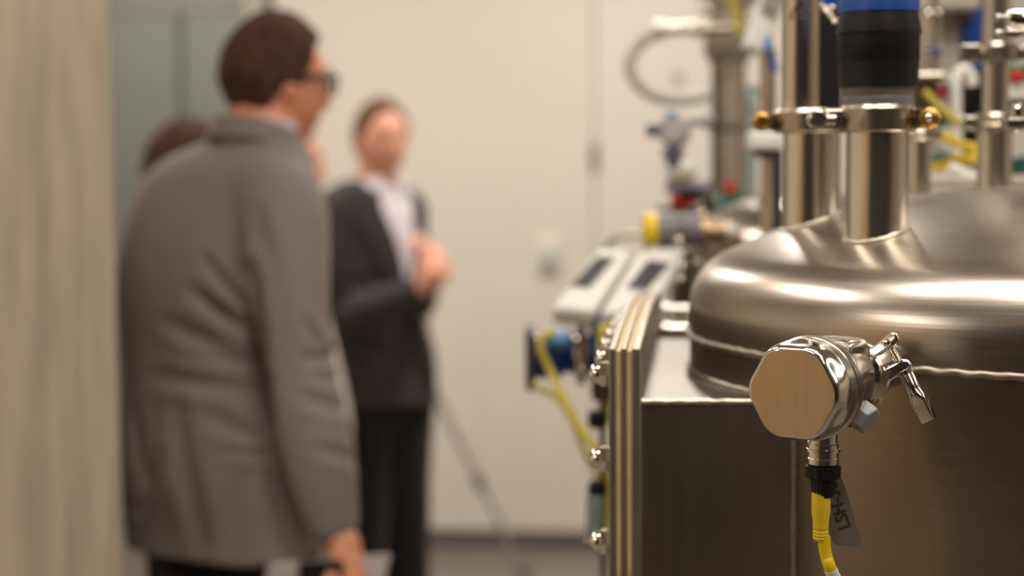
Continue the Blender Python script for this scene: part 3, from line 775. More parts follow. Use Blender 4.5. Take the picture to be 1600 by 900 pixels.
def resample(secs, n=5):
    """secs: list of (center, a, b) -> smooth denser list"""
    cs = smoothpath([q[0] for q in secs], n); ab = smoothpath([Vector((q[1], q[2], 0)) for q in secs], n)
    return [(c, max(.004, v.x), max(.004, v.y)) for c, v in zip(cs, ab)]
def add_loft(mb, secs, S_, F_, e=2.3, n=48, k=5):
    mb.rings([sec(c, S_, F_, a, b, e, n) for c, a, b in resample(secs, k)])
def limb(mb, pts, rads, n=24, k=6):
    P = smoothpath(pts, k); r = [v.x for v in smoothpath([Vector((q, 0, 0)) for q in rads], k)]
    mb.tube(P, r, n); mb.ell(P[0], (r[0],)*3, nu=16, nv=10); mb.ell(P[-1], (r[-1],)*3, nu=16, nv=10)
def hand(mb, wrist, d, nrm, curl=.5, s=1.0, side=1, spread=.06, thumb_close=.5):
    """palm, four unequal bent fingers and a thumb from the side; d = direction of fingers, nrm = palm side"""
    d = Vector(d).normalized(); nrm = Vector(nrm); nrm = (nrm - d*nrm.dot(d)).normalized(); a = d.cross(nrm)*side
    W = Vector(wrist)
    mb.tube([W - d*.02*s, W + d*.015*s, W + d*.045*s, W + d*.075*s, W + d*.090*s], [.024*s, .026*s, .030*s, .030*s, .022*s], 16)
    R = []
    for h, hw, ht in ((0, .026, .019), (.03, .034, .017), (.06, .040, .015), (.085, .040, .012), (.094, .036, .008)):
        R.append(sec(W + d*h*s, a, nrm, hw*s, ht*s, 2.8, 24))
    mb.v = mb.v; mb.rings(R)
    L = (.072, .080, .075, .060)
    for i in range(4):
        o = (.029 - .0193*i); base = W + d*(.086 - .006*abs(i-1.2))*s + a*o*s
        dd = (d + a*(spread*(1.5-i))).normalized(); nn = nrm
        P = [base - dd*.02*s, base]; ang = 0
        for seg, fr in enumerate((.44, .32, .26)):
            ang += curl*(.9 if seg == 0 else 1.1) + .05*i*curl
            v = dd*math.cos(ang) + nn*math.sin(ang)
            P.append(P[-1] + v*L[i]*fr*s)
        r = [.0095*s, .0092*s, .0085*s, .0078*s, .0068*s]
        mb.tube(smoothpath(P, 4), [v.x for v in smoothpath([Vector((q, 0, 0)) for q in r], 4)], 12)
        mb.ell(P[-1], (.0068*s,)*3, nu=12, nv=8)
    tb = W + d*.022*s + a*.022*s
    v1 = (d*.75 + a*.65 + nrm*.35*thumb_close).normalized(); v2 = (d*.95 + a*.15 + nrm*.6*thumb_close).normalized(); v3 = (d*1.0 - a*.1 + nrm*.9*thumb_close).normalized()
    P = [tb, tb+v1*.038*s, tb+v1*.038*s+v2*.030*s, tb+v1*.038*s+v2*.030*s+v3*.024*s]
    mb.tube(smoothpath(P, 4), [v.x for v in smoothpath([Vector((q, 0, 0)) for q in (.014*s, .011*s, .0095*s, .008*s)], 4)], 12)
    mb.ell(P[-1], (.008*s,)*3, nu=12, nv=8)
def remeshed(name, mb, mat, parent, voxel, it=6, creases=(), noise=0.0, nscale=9.0, dec=0.0, fold=None, sharp=0):
    root = parent
    while root.parent is not None: root = root.parent
    me = bpy.data.meshes.new(name); me.from_pydata([tuple(v) for v in mb.v], [], mb.f)
    bm = bmesh.new(); bm.from_mesh(me); bmesh.ops.recalc_face_normals(bm, faces=bm.faces); bm.to_mesh(me); bm.free()
    o = bpy.data.objects.new(name+'_tmp', me); COL.objects.link(o)
    r = o.modifiers.new('r', 'REMESH'); r.mode = 'VOXEL'; r.voxel_size = voxel
    if it: s = o.modifiers.new('s', 'SMOOTH'); s.factor = .5; s.iterations = it
    me2 = bpy.data.meshes.new_from_object(o.evaluated_get(bpy.context.evaluated_depsgraph_get()))
    bpy.data.objects.remove(o); bpy.data.meshes.remove(me)
    me2.name = name
    n = len(me2.vertices); co = np.empty(n*3); me2.vertices.foreach_get('co', co); co = co.reshape(-1, 3)
    nr = np.empty(n*3); me2.vertices.foreach_get('normal', nr); nr = nr.reshape(-1, 3)
    d = np.zeros(n)
    c_, s_ = math.cos(PITCH), math.sin(PITCH); rel = co - np.array([0, 0, CAMZ])
    dpt = rel[:, 1]*c_ - rel[:, 2]*s_; ix = FPX*rel[:, 0]/dpt; iy = -FPX*(rel[:, 1]*s_ + rel[:, 2]*c_)/dpt
    ix, iy = ix*math.cos(ROLL) + iy*math.sin(ROLL) + 800, -ix*math.sin(ROLL) + iy*math.cos(ROLL) + 450
    img = np.stack([ix, iy], 1); near = (nr*rel).sum(1) < 0
    for x0, y0, x1, y1, w, dep in creases:             # fold lines on the near side of the cloth, in pixels and metres
        p = np.array([x0, y0]); q = np.array([x1, y1]); v = q-p; L = (v**2).sum()
        t = np.clip(((img-p) @ v)/L, 0, 1); dist = np.linalg.norm(img - (p + t[:, None]*v), axis=1)
        dep = dep*near
        fade = np.sin(np.pi*np.clip(.12+.76*t, 0, 1))
        d += -dep*np.exp(-(dist/w)**2)*fade + .55*dep*np.exp(-((dist-1.9*w)/w)**2)*fade
    if noise:
        for k in range(5):
            f = rng.normal(0, 1, 3)*nscale*(1+.5*k); f[2] *= .6; d += noise/(1+.5*k)*np.sin(co @ f + rng.uniform(0, 6))
    co = co + nr*d[:, None]
    co -= np.array(root.location)
    me2.vertices.foreach_set('co', co.ravel()); me2.polygons.foreach_set('use_smooth', [True]*len(me2.polygons))
    me2.materials.clear(); me2.materials.append(mat); me2.update()
    ob = bpy.data.objects.new(name, me2); COL.objects.link(ob); ob.parent = parent
    return ob
def shoe(mb, c, d, s=1.0):
    d = Vector(d).normalized(); a = Vector((d.y, -d.x, 0)); z = Vector((0, 0, 1)); R = []
    for t, hw, h in ((-.07, .020, .05), (-.065, .032, .075), (-.02, .036, .085), (.04, .038, .070), (.10, .046, .050), (.16, .044, .042), (.20, .030, .032), (.212, .012, .020)):
        q = Vector((c[0], c[1], 0)) + d*t*s
        R.append([q + a*(hw*s*cc) + z*(max(0.004, h*s*.5 + h*s*.5*ss)) for cc, ss in [(math.copysign(abs(math.cos(u))**.7, math.cos(u)), math.copysign(abs(math.sin(u))**.7, math.sin(u))) for u in [2*math.pi*j/20 for j in range(20)]]])
    mb.rings(R)
def lowerbody(p, mats, hipc, S_, F_, feet, hipw=.165, hipd=.13, body=None, rthigh=.088, shin=1.0):
    """trousers, shoes and the legs of the body below them"""
    hipc = Vector(hipc); tm = MB(); sm = []
    top = hipc + Vector((0, 0, .12))
    add_loft(tm, [(top, hipw*.92, hipd*.9), (hipc+Vector((0,0,.02)), hipw, hipd), (hipc-Vector((0,0,.08)), hipw*1.0, hipd*.98), (hipc-Vector((0,0,.14)), hipw*.8, hipd*.8)], S_, F_)
    for sg, f in zip((1, -1), feet):
        f = Vector((f[0], f[1], 0)); h = hipc + S_*(sg*hipw*.50) - Vector((0,0,.03))
        kn_ = h*.5 + f*.5 + F_*.015 + Vector((0, 0, .03)); an = f + Vector((0, 0, .10)) - F_*.0
        limb(tm, [h, h*.62+kn_*.38, kn_, kn_*.5+an*.5, an, f + Vector((0,0,.055))], [rthigh*1.1, rthigh, .066*shin, .062*shin, .056*shin, .058*shin])
        limb(body, [h, kn_, an, f + Vector((0,0,.05))], [rthigh*.85, .052, .040, .036])
        sb = MB(); shoe(sb, f, F_); sm.append(sb)
    remeshed('trousers', tm, mats['trousers'], p, .010, 6, noise=.0022, nscale=8)
    for sb in sm: obj('shoe', sb, mats['shoe'], p, smooth=60)

M_SKIN1 = skin_mat('skin_ruddy', (232, 156, 122)); M_SKIN2 = skin_mat('skin_fair', (228, 164, 134))
M_HAIR = plain('dark_brown_hair', (80, 52, 38), .75, 0, .35, 60, .5, spec=.2, stretch=(1, 1, .3))
M_HAIR2 = plain('brown_hair', (96, 66, 44), .75, 0, .3, 60, .5, spec=.2, stretch=(1, 1, .3))
M_GREYC = cloth('grey_wool', (138, 127, 121)); M_CHAR = cloth('charcoal_wool', (56, 50, 50)); M_BLKC = cloth('black_trouser_cloth', (28, 26, 27))
M_SHIRT = cloth('pale_lavender_shirt', (232, 222, 230), .03); M_SHOE = plain('black_leather', (18, 16, 15), .35)
M_CREAM = cloth('cream_knit', (208, 200, 186), .05); M_DARKTOP = cloth('dark_top', (58, 56, 58), .05)
MEN_LINE = [(0, .076), (35, .070), (58, .055), (70, .020), (80, -.010), (96, -.012), (104, -.030), (120, -.058), (180, -.075)]
def zat(py, Y): return at(800, py, Y).z

# ---------------------------------------------------------------- man in the grey jacket, seen from behind
Y1 = 2.7
yaw = math.radians(33); F1 = Vector((math.sin(yaw), math.cos(yaw), 0)); S1 = Vector((math.cos(yaw), -math.sin(yaw), 0))
base1 = at(352, 880, Y1); p1 = thing('person', 'person in a grey jacket and dark glasses seen from behind, standing beside the concrete column', 'person', (base1.x+.02, Y1, 0))
def A1(px, py, dy=0.0): return at(px, py, Y1+dy)
T1 = [(A1(402, 205), .062, .060), (A1(392, 222), .100, .072), (A1(374, 245), .138, .088), (A1(360, 275), .164, .104), (A1(350, 322), .176, .120), (A1(338, 385), .174, .130),
      (A1(328, 460), .165, .132), (A1(322, 560), .158, .130), (A1(325, 650), .162, .134), (A1(333, 740), .172, .142), (A1(345, 805), .180, .146), (A1(352, 852), .185, .150)]
body = MB(); jac = MB()
add_loft(jac, T1, S1, F1, 2.4)
add_loft(body, [(c, a*.82, b*.82) for c, a, b in T1[:-3]], S1, F1)
# right arm (towards the camera) and left arm
rs, re_, rw = A1(432, 328, -.10), A1(474, 590, -.16), A1(524, 818, -.17)
limb(jac, [A1(410, 305, -.06), rs, A1(446, 440, -.13), re_, A1(500, 710, -.17), rw], [.085, .080, .073, .064, .054, .048])
ls = A1(268, 345, .10); le = A1(250, 570, .16); lw = A1(262, 740, .22)
limb(jac, [A1(300, 315, .07), ls, A1(256, 450, .13), le, lw], [.08, .072, .066, .060, .048])
limb(body, [rs, re_, rw, A1(537, 852, -.18)], [.048, .034, .030, .029]); limb(body, [ls, le, lw], [.055, .045, .03])
hand(body, A1(538, 854, -.185), Vector((.22, -.10, -1)), Vector((-.75, .55, -.1)), .62, 1.02, side=-1)
hand(body, lw, Vector((.3, .5, -.8)), Vector((.6, -.2, .2)), .4, 1.0, side=1)
# neck and head
hf = Vector((.86, .50, -.06)); hc = A1(430, 132, .02)
H1 = Head(hc, hf, scale=.94)
H1.add(body)
nb = A1(402, 232, .0)
limb(body, [nb, A1(408, 205, 0), H1.P(0, -.022, -.055)], [.068, .062, .060])
lowerbody(p1, {'trousers': M_BLKC, 'shoe': M_SHOE}, A1(352, 790), S1, F1, [(p1.location + S1*.12 + F1*.04)[:2], (p1.location - S1*.07 - F1*.03)[:2]], .135, .120, body)
cr = [(318, 402, 372, 470, 8, .010), (300, 455, 378, 512, 10, .014), (262, 505, 372, 560, 12, .009), (300, 560, 392, 572, 10, .007), (240, 590, 380, 606, 12, .008),
      (352, 704, 424, 714, 8, .007), (330, 650, 400, 690, 12, .008), (215, 800, 250, 710, 10, .009), (280, 640, 310, 850, 14, .008), (380, 730, 360, 860, 14, .008),
      (205, 640, 230, 760, 10, .006), (392, 420, 404, 560, 11, .014), (404, 560, 425, 700, 11, .012), (425, 700, 470, 850, 11, .010), (480, 500, 520, 560, 8, .010), (478, 560, 532, 556, 8, .009),
      (470, 620, 538, 640, 10, .007), (500, 700, 552, 720, 10, .006), (400, 330, 420, 410, 12, .006), (318, 330, 316, 900, 5, .002), (330, 182, 360, 215, 8, .004)]
remeshed('jacket', jac, M_GREYC, p1, .0075, 5, cr, .0045, 9)
remeshed('body', body, M_SKIN1, p1, .0048, 2)
ch = MB()
def neckring(mb, c, tiltv, r1, r2, S_, F_, hh, thick, a0, a1, n=40, flare=0.012):
    R = []
    for i in range(n+1):
        a = math.radians(a0+(a1-a0)*i/n); d = S_*math.cos(a)+F_*math.sin(a); d.z = 0
        z = Vector((0, 0, 1))*(tiltv*(-math.sin(a)))
        o = Vector(c) + d.normalized()*1.0*math.hypot(r1*math.cos(a), r2*math.sin(a)) + z
        R.append([o + Vector((0,0,hh)) , o + d*thick + Vector((0,0,hh*.96)), o + d*(thick+flare) + Vector((0,0,-.012)), o + d*(flare*.6) + Vector((0,0,-.015))])
    return mb.rings(R)
neckring(ch, A1(402, 222, 0), .022, .070, .072, S1, F1, .026, .006, -225, 45)
obj('jacket_collar', ch, M_GREYC, p1, smooth=60, bevel=.002)
cs_ = MB(); neckring(cs_, A1(404, 214, 0), .006, .064, .066, S1, F1, .028, .003, -250, 70, flare=.004)
obj('shirt_collar', cs_, M_SHIRT, p1, smooth=60)
hair = H1.hair(MEN_LINE, .014, M_HAIR, p1, sd=3)
H1.eyes(p1)
def glasses(H, parent):
    g = MB()
    for sg in (1, -1):
        pts = []
        for j in range(24):
            t = 2*math.pi*j/24; x = .024*math.copysign(abs(math.cos(t))**.7, math.cos(t)); z = .017*math.copysign(abs(math.sin(t))**.7, math.sin(t))
            pts.append(H.P(sg*(.034+x), .105 - .25*max(0, x)**1, .006+z))
        g.tube(pts, .0033, 8, closed=True)
        g.tube([H.P(sg*.058, .100, .016), H.P(sg*.076, .085, .016), H.P(sg*.081, .02, .014), H.P(sg*.079, -.012, .008), H.P(sg*.075, -.03, -.01)], .0042, 8)
    g.tube([H.P(-.011, .108, .010), H.P(0, .111, .013), H.P(.011, .108, .010)], .0022, 8)
    o = obj('glasses', g, M_BLACK, parent)
    for sg in (1, -1):
        l = MB(); l.prism([H.P(sg*.034+.022*math.cos(t), .104, .006+.015*math.sin(t)) for t in [2*math.pi*j/20 for j in range(20)]], H.f*.001)
        obj('lens', l, film_mat(), o, smooth=0)
glasses(H1, p1)
# jacket hem dark lining is left to shadow; cuff button
# things carried in the hand
fd = thing('folder', 'black folder held flat against white paper sheets in the grey-jacketed person\'s hand', 'folder', A1(500, 892, -.16))
def quadslab(pts, th, mat, name, parent, bevel=.002): return obj(name, MB().prism(pts, th), mat, parent, smooth=0, bevel=bevel)
dn = Vector((-.05, .28, -.96)).normalized()
quadslab([A1(466, 880, -.215), A1(535, 876, -.235), A1(535, 876, -.235)+dn*.15, A1(466, 880, -.215)+dn*.15], Vector((0, .012, 0)), plain('folder_black', (14, 13, 13), .5), 'cover', fd)
pp = thing('paper_sheets', 'white paper sheets sticking out on both sides of the black folder at the hip', 'paper', A1(500, 892, -.14))
quadslab([A1(420, 880, -.195), A1(610, 866, -.205), A1(590, 900, -.205)+dn*.07, A1(400, 905, -.195)+dn*.07], Vector((0, .003, 0)), plain('paper_white', (214, 204, 200), .7), 'sheet', pp, .0003)

# ---------------------------------------------------------------- man in the dark suit, hands clasped
Y2 = 4.7
yaw2 = math.radians(142); F2 = Vector((math.sin(yaw2), math.cos(yaw2), 0)); S2 = Vector((math.cos(yaw2), -math.sin(yaw2), 0))  # S2: his left->? side axis
def A2(px, py, dy=0.0): return at(px, py, Y2+dy)
p2 = thing('person', 'person in a dark suit and pale open collar, hands clasped before the white wall', 'person', (A2(588, 600).x, Y2, 0))
T2 = [(A2(592, 284), .055, .055), (A2(590, 296), .100, .068), (A2(584, 312), .155, .085), (A2(579, 335), .185, .104), (A2(576, 370), .188, .118), (A2(576, 420), .172, .126),
      (A2(580, 480), .160, .126), (A2(588, 540), .166, .132), (A2(594, 590), .176, .142), (A2(597, 630), .182, .150)]
body = MB(); jac = MB()
add_loft(jac, T2, S2, F2, 2.4); add_loft(body, [(c, a*.82, b*.82) for c, a, b in T2[:-2]], S2, F2)
rs, re_, rw = A2(524, 338, -.10), A2(540, 492, -.12), A2(645, 458, -.26)
limb(jac, [A2(552, 320, -.06), rs, A2(528, 415, -.12), re_, A2(590, 480, -.22), rw], [.078, .072, .066, .064, .056, .046])
lsd, led, lwd = A2(634, 345, .12), A2(655, 470, .10), A2(668, 440, -.08)
limb(jac, [A2(610, 325, .06), lsd, A2(648, 400, .13), led, lwd], [.070, .062, .058, .056, .045])
limb(jac, [A2(648, 500, -.04), A2(663, 550, -.04), A2(670, 602, -.04)], [.03, .036, .028])
limb(body, [rs, re_, rw, A2(656, 452, -.27)], [.05, .042, .031, .029]); limb(body, [lsd, led, lwd, A2(672, 428, -.14)], [.05, .042, .03, .028])
hand(body, A2(655, 453, -.27), Vector((.62, -.2, .62)), Vector((.15, .9, .2)), .75, 1.0, side=1)
hand(body, A2(676, 425, -.17), Vector((-.05, -.5, .75)), Vector((-.7, -.5, .0)), .55, 1.0, side=-1)
hf2 = Vector((.50, -.86, -.10)); H2 = Head(A2(595, 220, -.02), hf2, scale=1.0)
H2.add(body); limb(body, [A2(590, 305), A2(590, 290), H2.P(0, -.018, -.06)], [.066, .060, .058])
feet = [(p2.location + S2*.065 - F2*.02)[:2], (p2.location - S2*.085 + F2*.02)[:2]]
lowerbody(p2, {'trousers': M_BLKC, 'shoe': M_SHOE}, A2(590, 590), S2, F2, feet, .150, .125, body, rthigh=.105, shin=1.25)
cr = [(535, 440, 585, 430, 6, .010), (540, 470, 560, 520, 6, .009), (590, 455, 600, 500, 6, .008), (560, 540, 620, 560, 8, .007), (550, 360, 540, 440, 7, .008), (645, 520, 655, 615, 6, .008), (620, 530, 640, 620, 6, .008)]
remeshed('jacket', jac, M_CHAR, p2, .0085, 5, cr, .0026, 7)
remeshed('body', body, M_SKIN2, p2, .0048, 2)
H2.hair([(0, .088), (30, .084), (55, .062), (68, .030), (80, -.005), (96, -.008), (104, -.030), (120, -.055), (180, -.07)], .009, M_HAIR2, p2, sd=5)
H2.eyes(p2)
def torso_pt(T, S_, F_, v, ang, off, e=2.4):
    """point on a torso loft: v in 0..1 along the listed sections, ang in degrees from the side axis"""
    q = resample(T, 5); i = v*(len(q)-1); k = min(int(i), len(q)-2); t = i-k
    c = q[k][0].lerp(q[k+1][0], t); a = q[k][1]*(1-t)+q[k+1][1]*t; b = q[k][2]*(1-t)+q[k+1][2]*t
    A_ = math.radians(ang); cs, sn = math.cos(A_), math.sin(A_)
    p = c + S_*((a+off)*math.copysign(abs(cs)**(2/e), cs)) + F_*((b+off)*math.copysign(abs(sn)**(2/e), sn)); return p
def patch(T, S_, F_, rows, off0, off1, n=10):
    """closed sheet over the torso; rows = (v, angle0, angle1)"""
    m = MB(); R = []
    for v, a0, a1 in rows:
        out = [torso_pt(T, S_, F_, v, a0+(a1-a0)*j/n, off1) for j in range(n+1)]
        inn = [torso_pt(T, S_, F_, v, a0+(a1-a0)*j/n, off0) for j in range(n, -1, -1)]
        R.append(out+inn)
    return m.rings(R)
def lerp_rows(rows, n=5):
    out = []
    for a, b in zip(rows, rows[1:]):
        for k in range(n): t = k/n; out.append(tuple(x+(y-x)*t for x, y in zip(a, b)))
    out.append(rows[-1]); return out
obj('shirt_front', patch(T2, S2, F2, lerp_rows([(.06, 60, 135), (.20, 76, 119), (.35, 83, 116), (.50, 92, 114), (.62, 99, 111), (.68, 103, 108)]), -.004, .006, 14), M_SHIRT, p2, smooth=60)
obj('lapel', patch(T2, S2, F2, lerp_rows([(.10, 126, 148), (.20, 117, 146), (.30, 114, 140), (.45, 113, 129), (.60, 110, 117), (.70, 107, 110)]), .0, .014), M_CHAR, p2, smooth=60)
obj('lapel', patch(T2, S2, F2, lerp_rows([(.10, 42, 68), (.20, 44, 79), (.30, 50, 84), (.45, 70, 92), (.60, 88, 101), (.70, 100, 105)]), .0, .014), M_CHAR, p2, smooth=60)
cs_ = MB(); neckring(cs_, A2(592, 297, -.01), -.016, .070, .074, S2, F2, .026, .004, 110, 430, flare=.010)
obj('shirt_collar', cs_, M_SHIRT, p2, smooth=60)
obj('shirt_cuff', MB().cyl(A2(644, 458, -.26), A2(655, 453, -.27), .041, .036, n=28), M_SHIRT, p2)
bp_ = torso_pt(T2, S2, F2, .42, 45, .016)
bgc = A2(656, 386, -.16)
obj('name_badge', MB().prism([A2(648, 362, -.17), A2(664, 364, -.17), A2(664, 405, -.17), A2(648, 403, -.17)], (0, .004, 0)), M_WHITEP, p2, smooth=0, bevel=.001)

# ---------------------------------------------------------------- two people mostly hidden behind the man in grey
def bystander(label, px, ptop, Y, fyaw, hyaw, hair_mat, skin, top_mat, female=True, hs=.93, arm=None):
    f = Vector((math.sin(math.radians(fyaw)), math.cos(math.radians(fyaw)), 0)); s_ = Vector((f.y, -f.x, 0))
    top = at(px, ptop, Y); Ht = top.z; k = Ht/1.70
    p = thing('person', label, 'person', (top.x, Y, 0)); o = Vector((top.x, Y, 0))
    def Z(h, sx=0, fy=0): return o + s_*sx + f*fy + Vector((0, 0, h*k))
    body = MB(); tp_ = MB()
    T = [(Z(1.44), .050, .050), (Z(1.42), .09, .060), (Z(1.395), .135, .078), (Z(1.34), .160, .095), (Z(1.25), .155, .112), (Z(1.10), .130, .105), (Z(1.0), .135, .108), (Z(.88), .165, .125), (Z(.82), .168, .128)]
    add_loft(tp_, T, s_, f, 2.3); add_loft(body, [(c, a*.82, b*.82) for c, a, b in T], s_, f)
    for sg in (1, -1):
        a = [Z(1.375, sg*.12), Z(1.34, sg*.165), Z(1.10, sg*.20, -.02), Z(.93, sg*.17, -.03 if arm else .14)]
        if arm and sg == arm[0]: a = [a[0], a[1]] + [at(*q) for q in arm[1:]]
        limb(tp_, a, [.062, .056, .048, .038]); limb(body, [a[1], a[2], a[3]], [.042, .036, .027])
        hand(body, a[3], (a[3]-a[2]).normalized(), -s_*sg, .4, .92, side=sg)
    hv = Vector((math.sin(math.radians(hyaw)), math.cos(math.radians(hyaw)), -.05))
    H = Head(Z(1.70-.125) + f*.01, hv, scale=hs); H.add(body)
    limb(body, [Z(1.40), Z(1.46), H.P(0, -.02, -.055)], [.058, .050, .050])
    lowerbody(p, {'trousers': M_BLKC, 'shoe': M_SHOE}, Z(.88), s_, f, [(o+s_*.10)[:2], (o-s_*.10)[:2]], .155, .115, body, rthigh=.08)
    remeshed('top', tp_, top_mat, p, .011, 5, (), .002, 8); remeshed('body', body, skin, p, .006, 2)
    def ex(mb):
        if female:
            for a in range(-7, 8):
                t = a*.19 + math.pi
                P = [H.P(.072*math.sin(t), .078*math.cos(t), .03), H.P(.080*math.sin(t), .088*math.cos(t)-.005, -.05), H.P(.076*math.sin(t), .080*math.cos(t)-.005, -.11), H.P(.066*math.sin(t), .070*math.cos(t)-.004, -.15)]
                mb.tube(smoothpath(P, 4), .016*hs, 8)
    H.hair([(0, .082), (40, .070), (62, .03), (78, -.02), (95, -.05), (180, -.08)] if female else MEN_LINE, .016, hair_mat, p, extra=ex, sd=9)
    H.eyes(p); return p
bystander('person of whom only dark hair shows above the grey-jacketed person\'s left shoulder', 285, 190, 3.5, 60, 70, M_HAIR, M_SKIN2, M_DARKTOP, True)
bystander('person whose face shows partly under the chin of the grey-jacketed one', 440, 186, 4.25, 75, 82, M_HAIR, M_SKIN2, M_CREAM, True, 1.0, arm=(1, (525, 672, 4.1), (470, 705, 3.95)))
# ================================================================ EQUIPMENT FURTHER BACK
def T(name, label, cat, px, py, Y, group=None): return thing(name, label, cat, at(px, py, Y), group)
def vtube(px, y0, y1, Y, rp, n=32):
    a, b = at(px, y0, Y), at(px, y1, Y); b = Vector((a.x, a.y, b.z)); return MB().cyl(a, b, rp*pm(Y), n=n)
def htube(pts, rp, n=14, k=8):                        # pts = (px, py, Y)
    return MB().tube(smoothpath([at(*p) for p in pts], k), rp*pm(pts[0][2]), n)
def pbox(x0, x1, y0, y1, Y, d): 
    a, b = at(x0, y0, Y), at(x1, y1, Y); return MB().box(((a.x+b.x)/2, Y+d/2, (a.z+b.z)/2), (abs(b.x-a.x), d, abs(a.z-b.z)))
def vl(px, Y, prof, n=40):                             # lathe around a vertical axis, prof = (radius px, y px)
    a = at(px, prof[0][1], Y); return MB().lathe([(r*pm(Y), at(px, y, Y).z) for r, y in prof], (a.x, a.y, 0), n=n)
def hl(px, py, Y, prof, n=40, ax=(1, 0, 0)):           # lathe around a sideways axis, prof = (radius px, x px offset)
    return MB().lathe([(r*pm(Y), x*pm(Y)) for r, x in prof], at(px, py, Y), ax, n)

# low skid that carries the rear equipment
sk = thing('equipment_skid', 'steel frame behind the tank that carries the rear vessels and pipes', 'frame', (1.05, 2.45, 0))
M_SKID = steel('skid_steel', (150, 142, 130), .4, (20, 20, 4), .02)
for x in (.26, 1.75):
    for y in (2.0, 2.85): obj('post', MB().box((x, y, .5), (.05, .05, 1.0)), M_SKID, sk, smooth=0, bevel=.004)
for y in (2.0, 2.85): obj('rail', MB().box((1.005, y, 1.02), (1.54, .05, .05)), M_SKID, sk, smooth=0, bevel=.004)
for x in (.26, 1.75): obj('rail', MB().box((x, 2.425, 1.02), (.05, .80, .05)), M_SKID, sk, smooth=0, bevel=.004)
obj('deck', MB().box((1.005, 2.425, 1.052), (1.58, .92, .012)), M_SKID, sk, smooth=0, bevel=.002)

# rear vessel with small dome
rv = thing('small_vessel', 'smaller domed steel vessel behind the large tank, left of the tall pipe', 'tank', (at(1272, 400, 2.24).x, 2.24, 1.06))
vx = rv.location.x; zt_ = at(1200, 300, 2.24).z
obj('vessel_head', MB().lathe([(.178, zt_-.12), (.178, zt_-.085), (.170, zt_-.055), (.148, zt_-.03), (.10, zt_-.010), (.05, zt_-.002), (.001, zt_)], (vx, 2.24, 0), n=72), M_TANK, rv, smooth=60)
obj('vessel_shell', MB().cyl((vx, 2.24, 1.06), (vx, 2.24, zt_-.12), .176, n=72), M_COLSTEEL, rv)
obj('vessel_rim', MB().lathe([(.17, zt_-.128), (.190, zt_-.126), (.190, zt_-.112), (.17, zt_-.110)], (vx, 2.24, 0), n=72), M_CLAMP, rv, smooth=30)
for k in range(7):
    a = math.radians(190+22*k); obj('dome_nut', acorn(Vector((vx+.184*math.cos(a), 2.24+.184*math.sin(a), zt_-.110)), (0,0,1), .9), M_POL, rv, smooth=30)
# upright duct with its head, cross pipe and grey hose loop
du = T('upright_duct', 'wide upright brownish steel pipe rising behind the large tank', 'pipe', 1136, 672, 2.85)
o = vl(1136, 2.85, [(27, 672), (27, 100), (33, 92), (38, 84), (38, 55), (30, 48), (30, 12), (44, 6), (44, -10), (28, -16), (28, -120)])
obj('duct', o, M_COLSTEEL, du, smooth=35)
obj('seam_rib', vtube(1118, 100, 330, 2.81, 4), M_DARKMET, du); 
obj('head_bolt', MB().ell(at(1103, 18, 2.78), (11*pm(2.78),)*3, nu=20, nv=12), M_POL, du)
obj('collar_ring', vl(1136, 2.85, [(29, 205), (31, 204), (31, 194), (29, 193)]), M_CLAMP, du)
cp = T('cross_pipe', 'short shiny steel pipe crossing in front of the wide upright pipe', 'pipe', 1100, 44, 2.44)
obj('pipe', htube([(1022, 47, 2.72), (1100, 44, 2.72), (1186, 41, 2.72)], 9), M_CLAMP, cp)
for x in (1030, 1092, 1180): obj('coupling', hl(x-6, 46 if x < 1100 else 41, 2.72, [(9, 0), (13, 1), (13, 11), (9, 12)]), M_CLAMP, cp)
hs_ = T('hose_loop', 'translucent grey hose hanging in a loop against the white wall', 'hose', 1040, 48, 2.44)
obj('hose', htube([(1040, 50, 2.72), (1012, 60, 2.72), (990, 82, 2.72), (984, 108, 2.72), (1000, 136, 2.72), (1032, 154, 2.72), (1070, 156, 2.73), (1104, 149, 2.76)], 9), plain('hose_grey', (194, 186, 174), .4), hs_)
p = on_wall(1058, 122); s = (p-W1).dot(WD)
wf = thing('wall_hook', 'tiny grey fitting on the white wall inside the hose loop', 'hook', p)
obj('hook_plate', wall_box(s-.016, s+.016, p.z-.022, p.z+.022, 0, .012), plain('hook_grey', (150, 144, 136), .5), wf, smooth=0, bevel=.004)
# round grey transmitter left of the duct
ga = T('round_instrument', 'round light grey instrument with dark side cap left of the wide pipe', 'gauge', 1054, 245, 2.35)
gm = plain('instrument_grey', (176, 172, 164), .4)
obj('case', MB().lathe([(20*pm(2.35), 0), (25*pm(2.35), .004), (26*pm(2.35), .03), (24*pm(2.35), .045), (21*pm(2.35), .048), (0.0001, .050)], at(1056, 207, 2.40), (-.25, -1, .1), 40), gm, ga, smooth=35)
obj('side_cap', hl(1010, 203, 2.37, [(9, 0), (11, 2), (11, 18), (15, 20), (15, 28)]), plain('cap_dark_grey', (86, 86, 92), .4), ga)
obj('cable_gland', hl(1078, 190, 2.37, [(7, 0), (7, 22), (10, 23), (10, 36)]), M_GREYP, ga)
obj('neck', vl(1052, 2.37, [(11, 262), (11, 250), (18, 244), (18, 236), (12, 230), (12, 224)]), plain('neck_dark', (96, 96, 104), .4), ga)
obj('blue_cap', hl(1042, 180, 2.36, [(6, 0), (7, 1), (7, 14), (5, 15)]), M_LBLUE, ga)
vb = T('valve_block', 'white capped valve with grey body, red handle and black hose left of the small vessel', 'valve', 1070, 330, 2.50)
obj('white_cap', vl(1064, 2.50, [(12, 278), (24, 276), (26, 262), (20, 254), (10, 252)]), M_WHITEP, vb, smooth=35)
obj('yellow_ring', vl(1064, 2.50, [(20, 283), (21, 282), (21, 277), (20, 276)]), M_YELLOW2, vb)
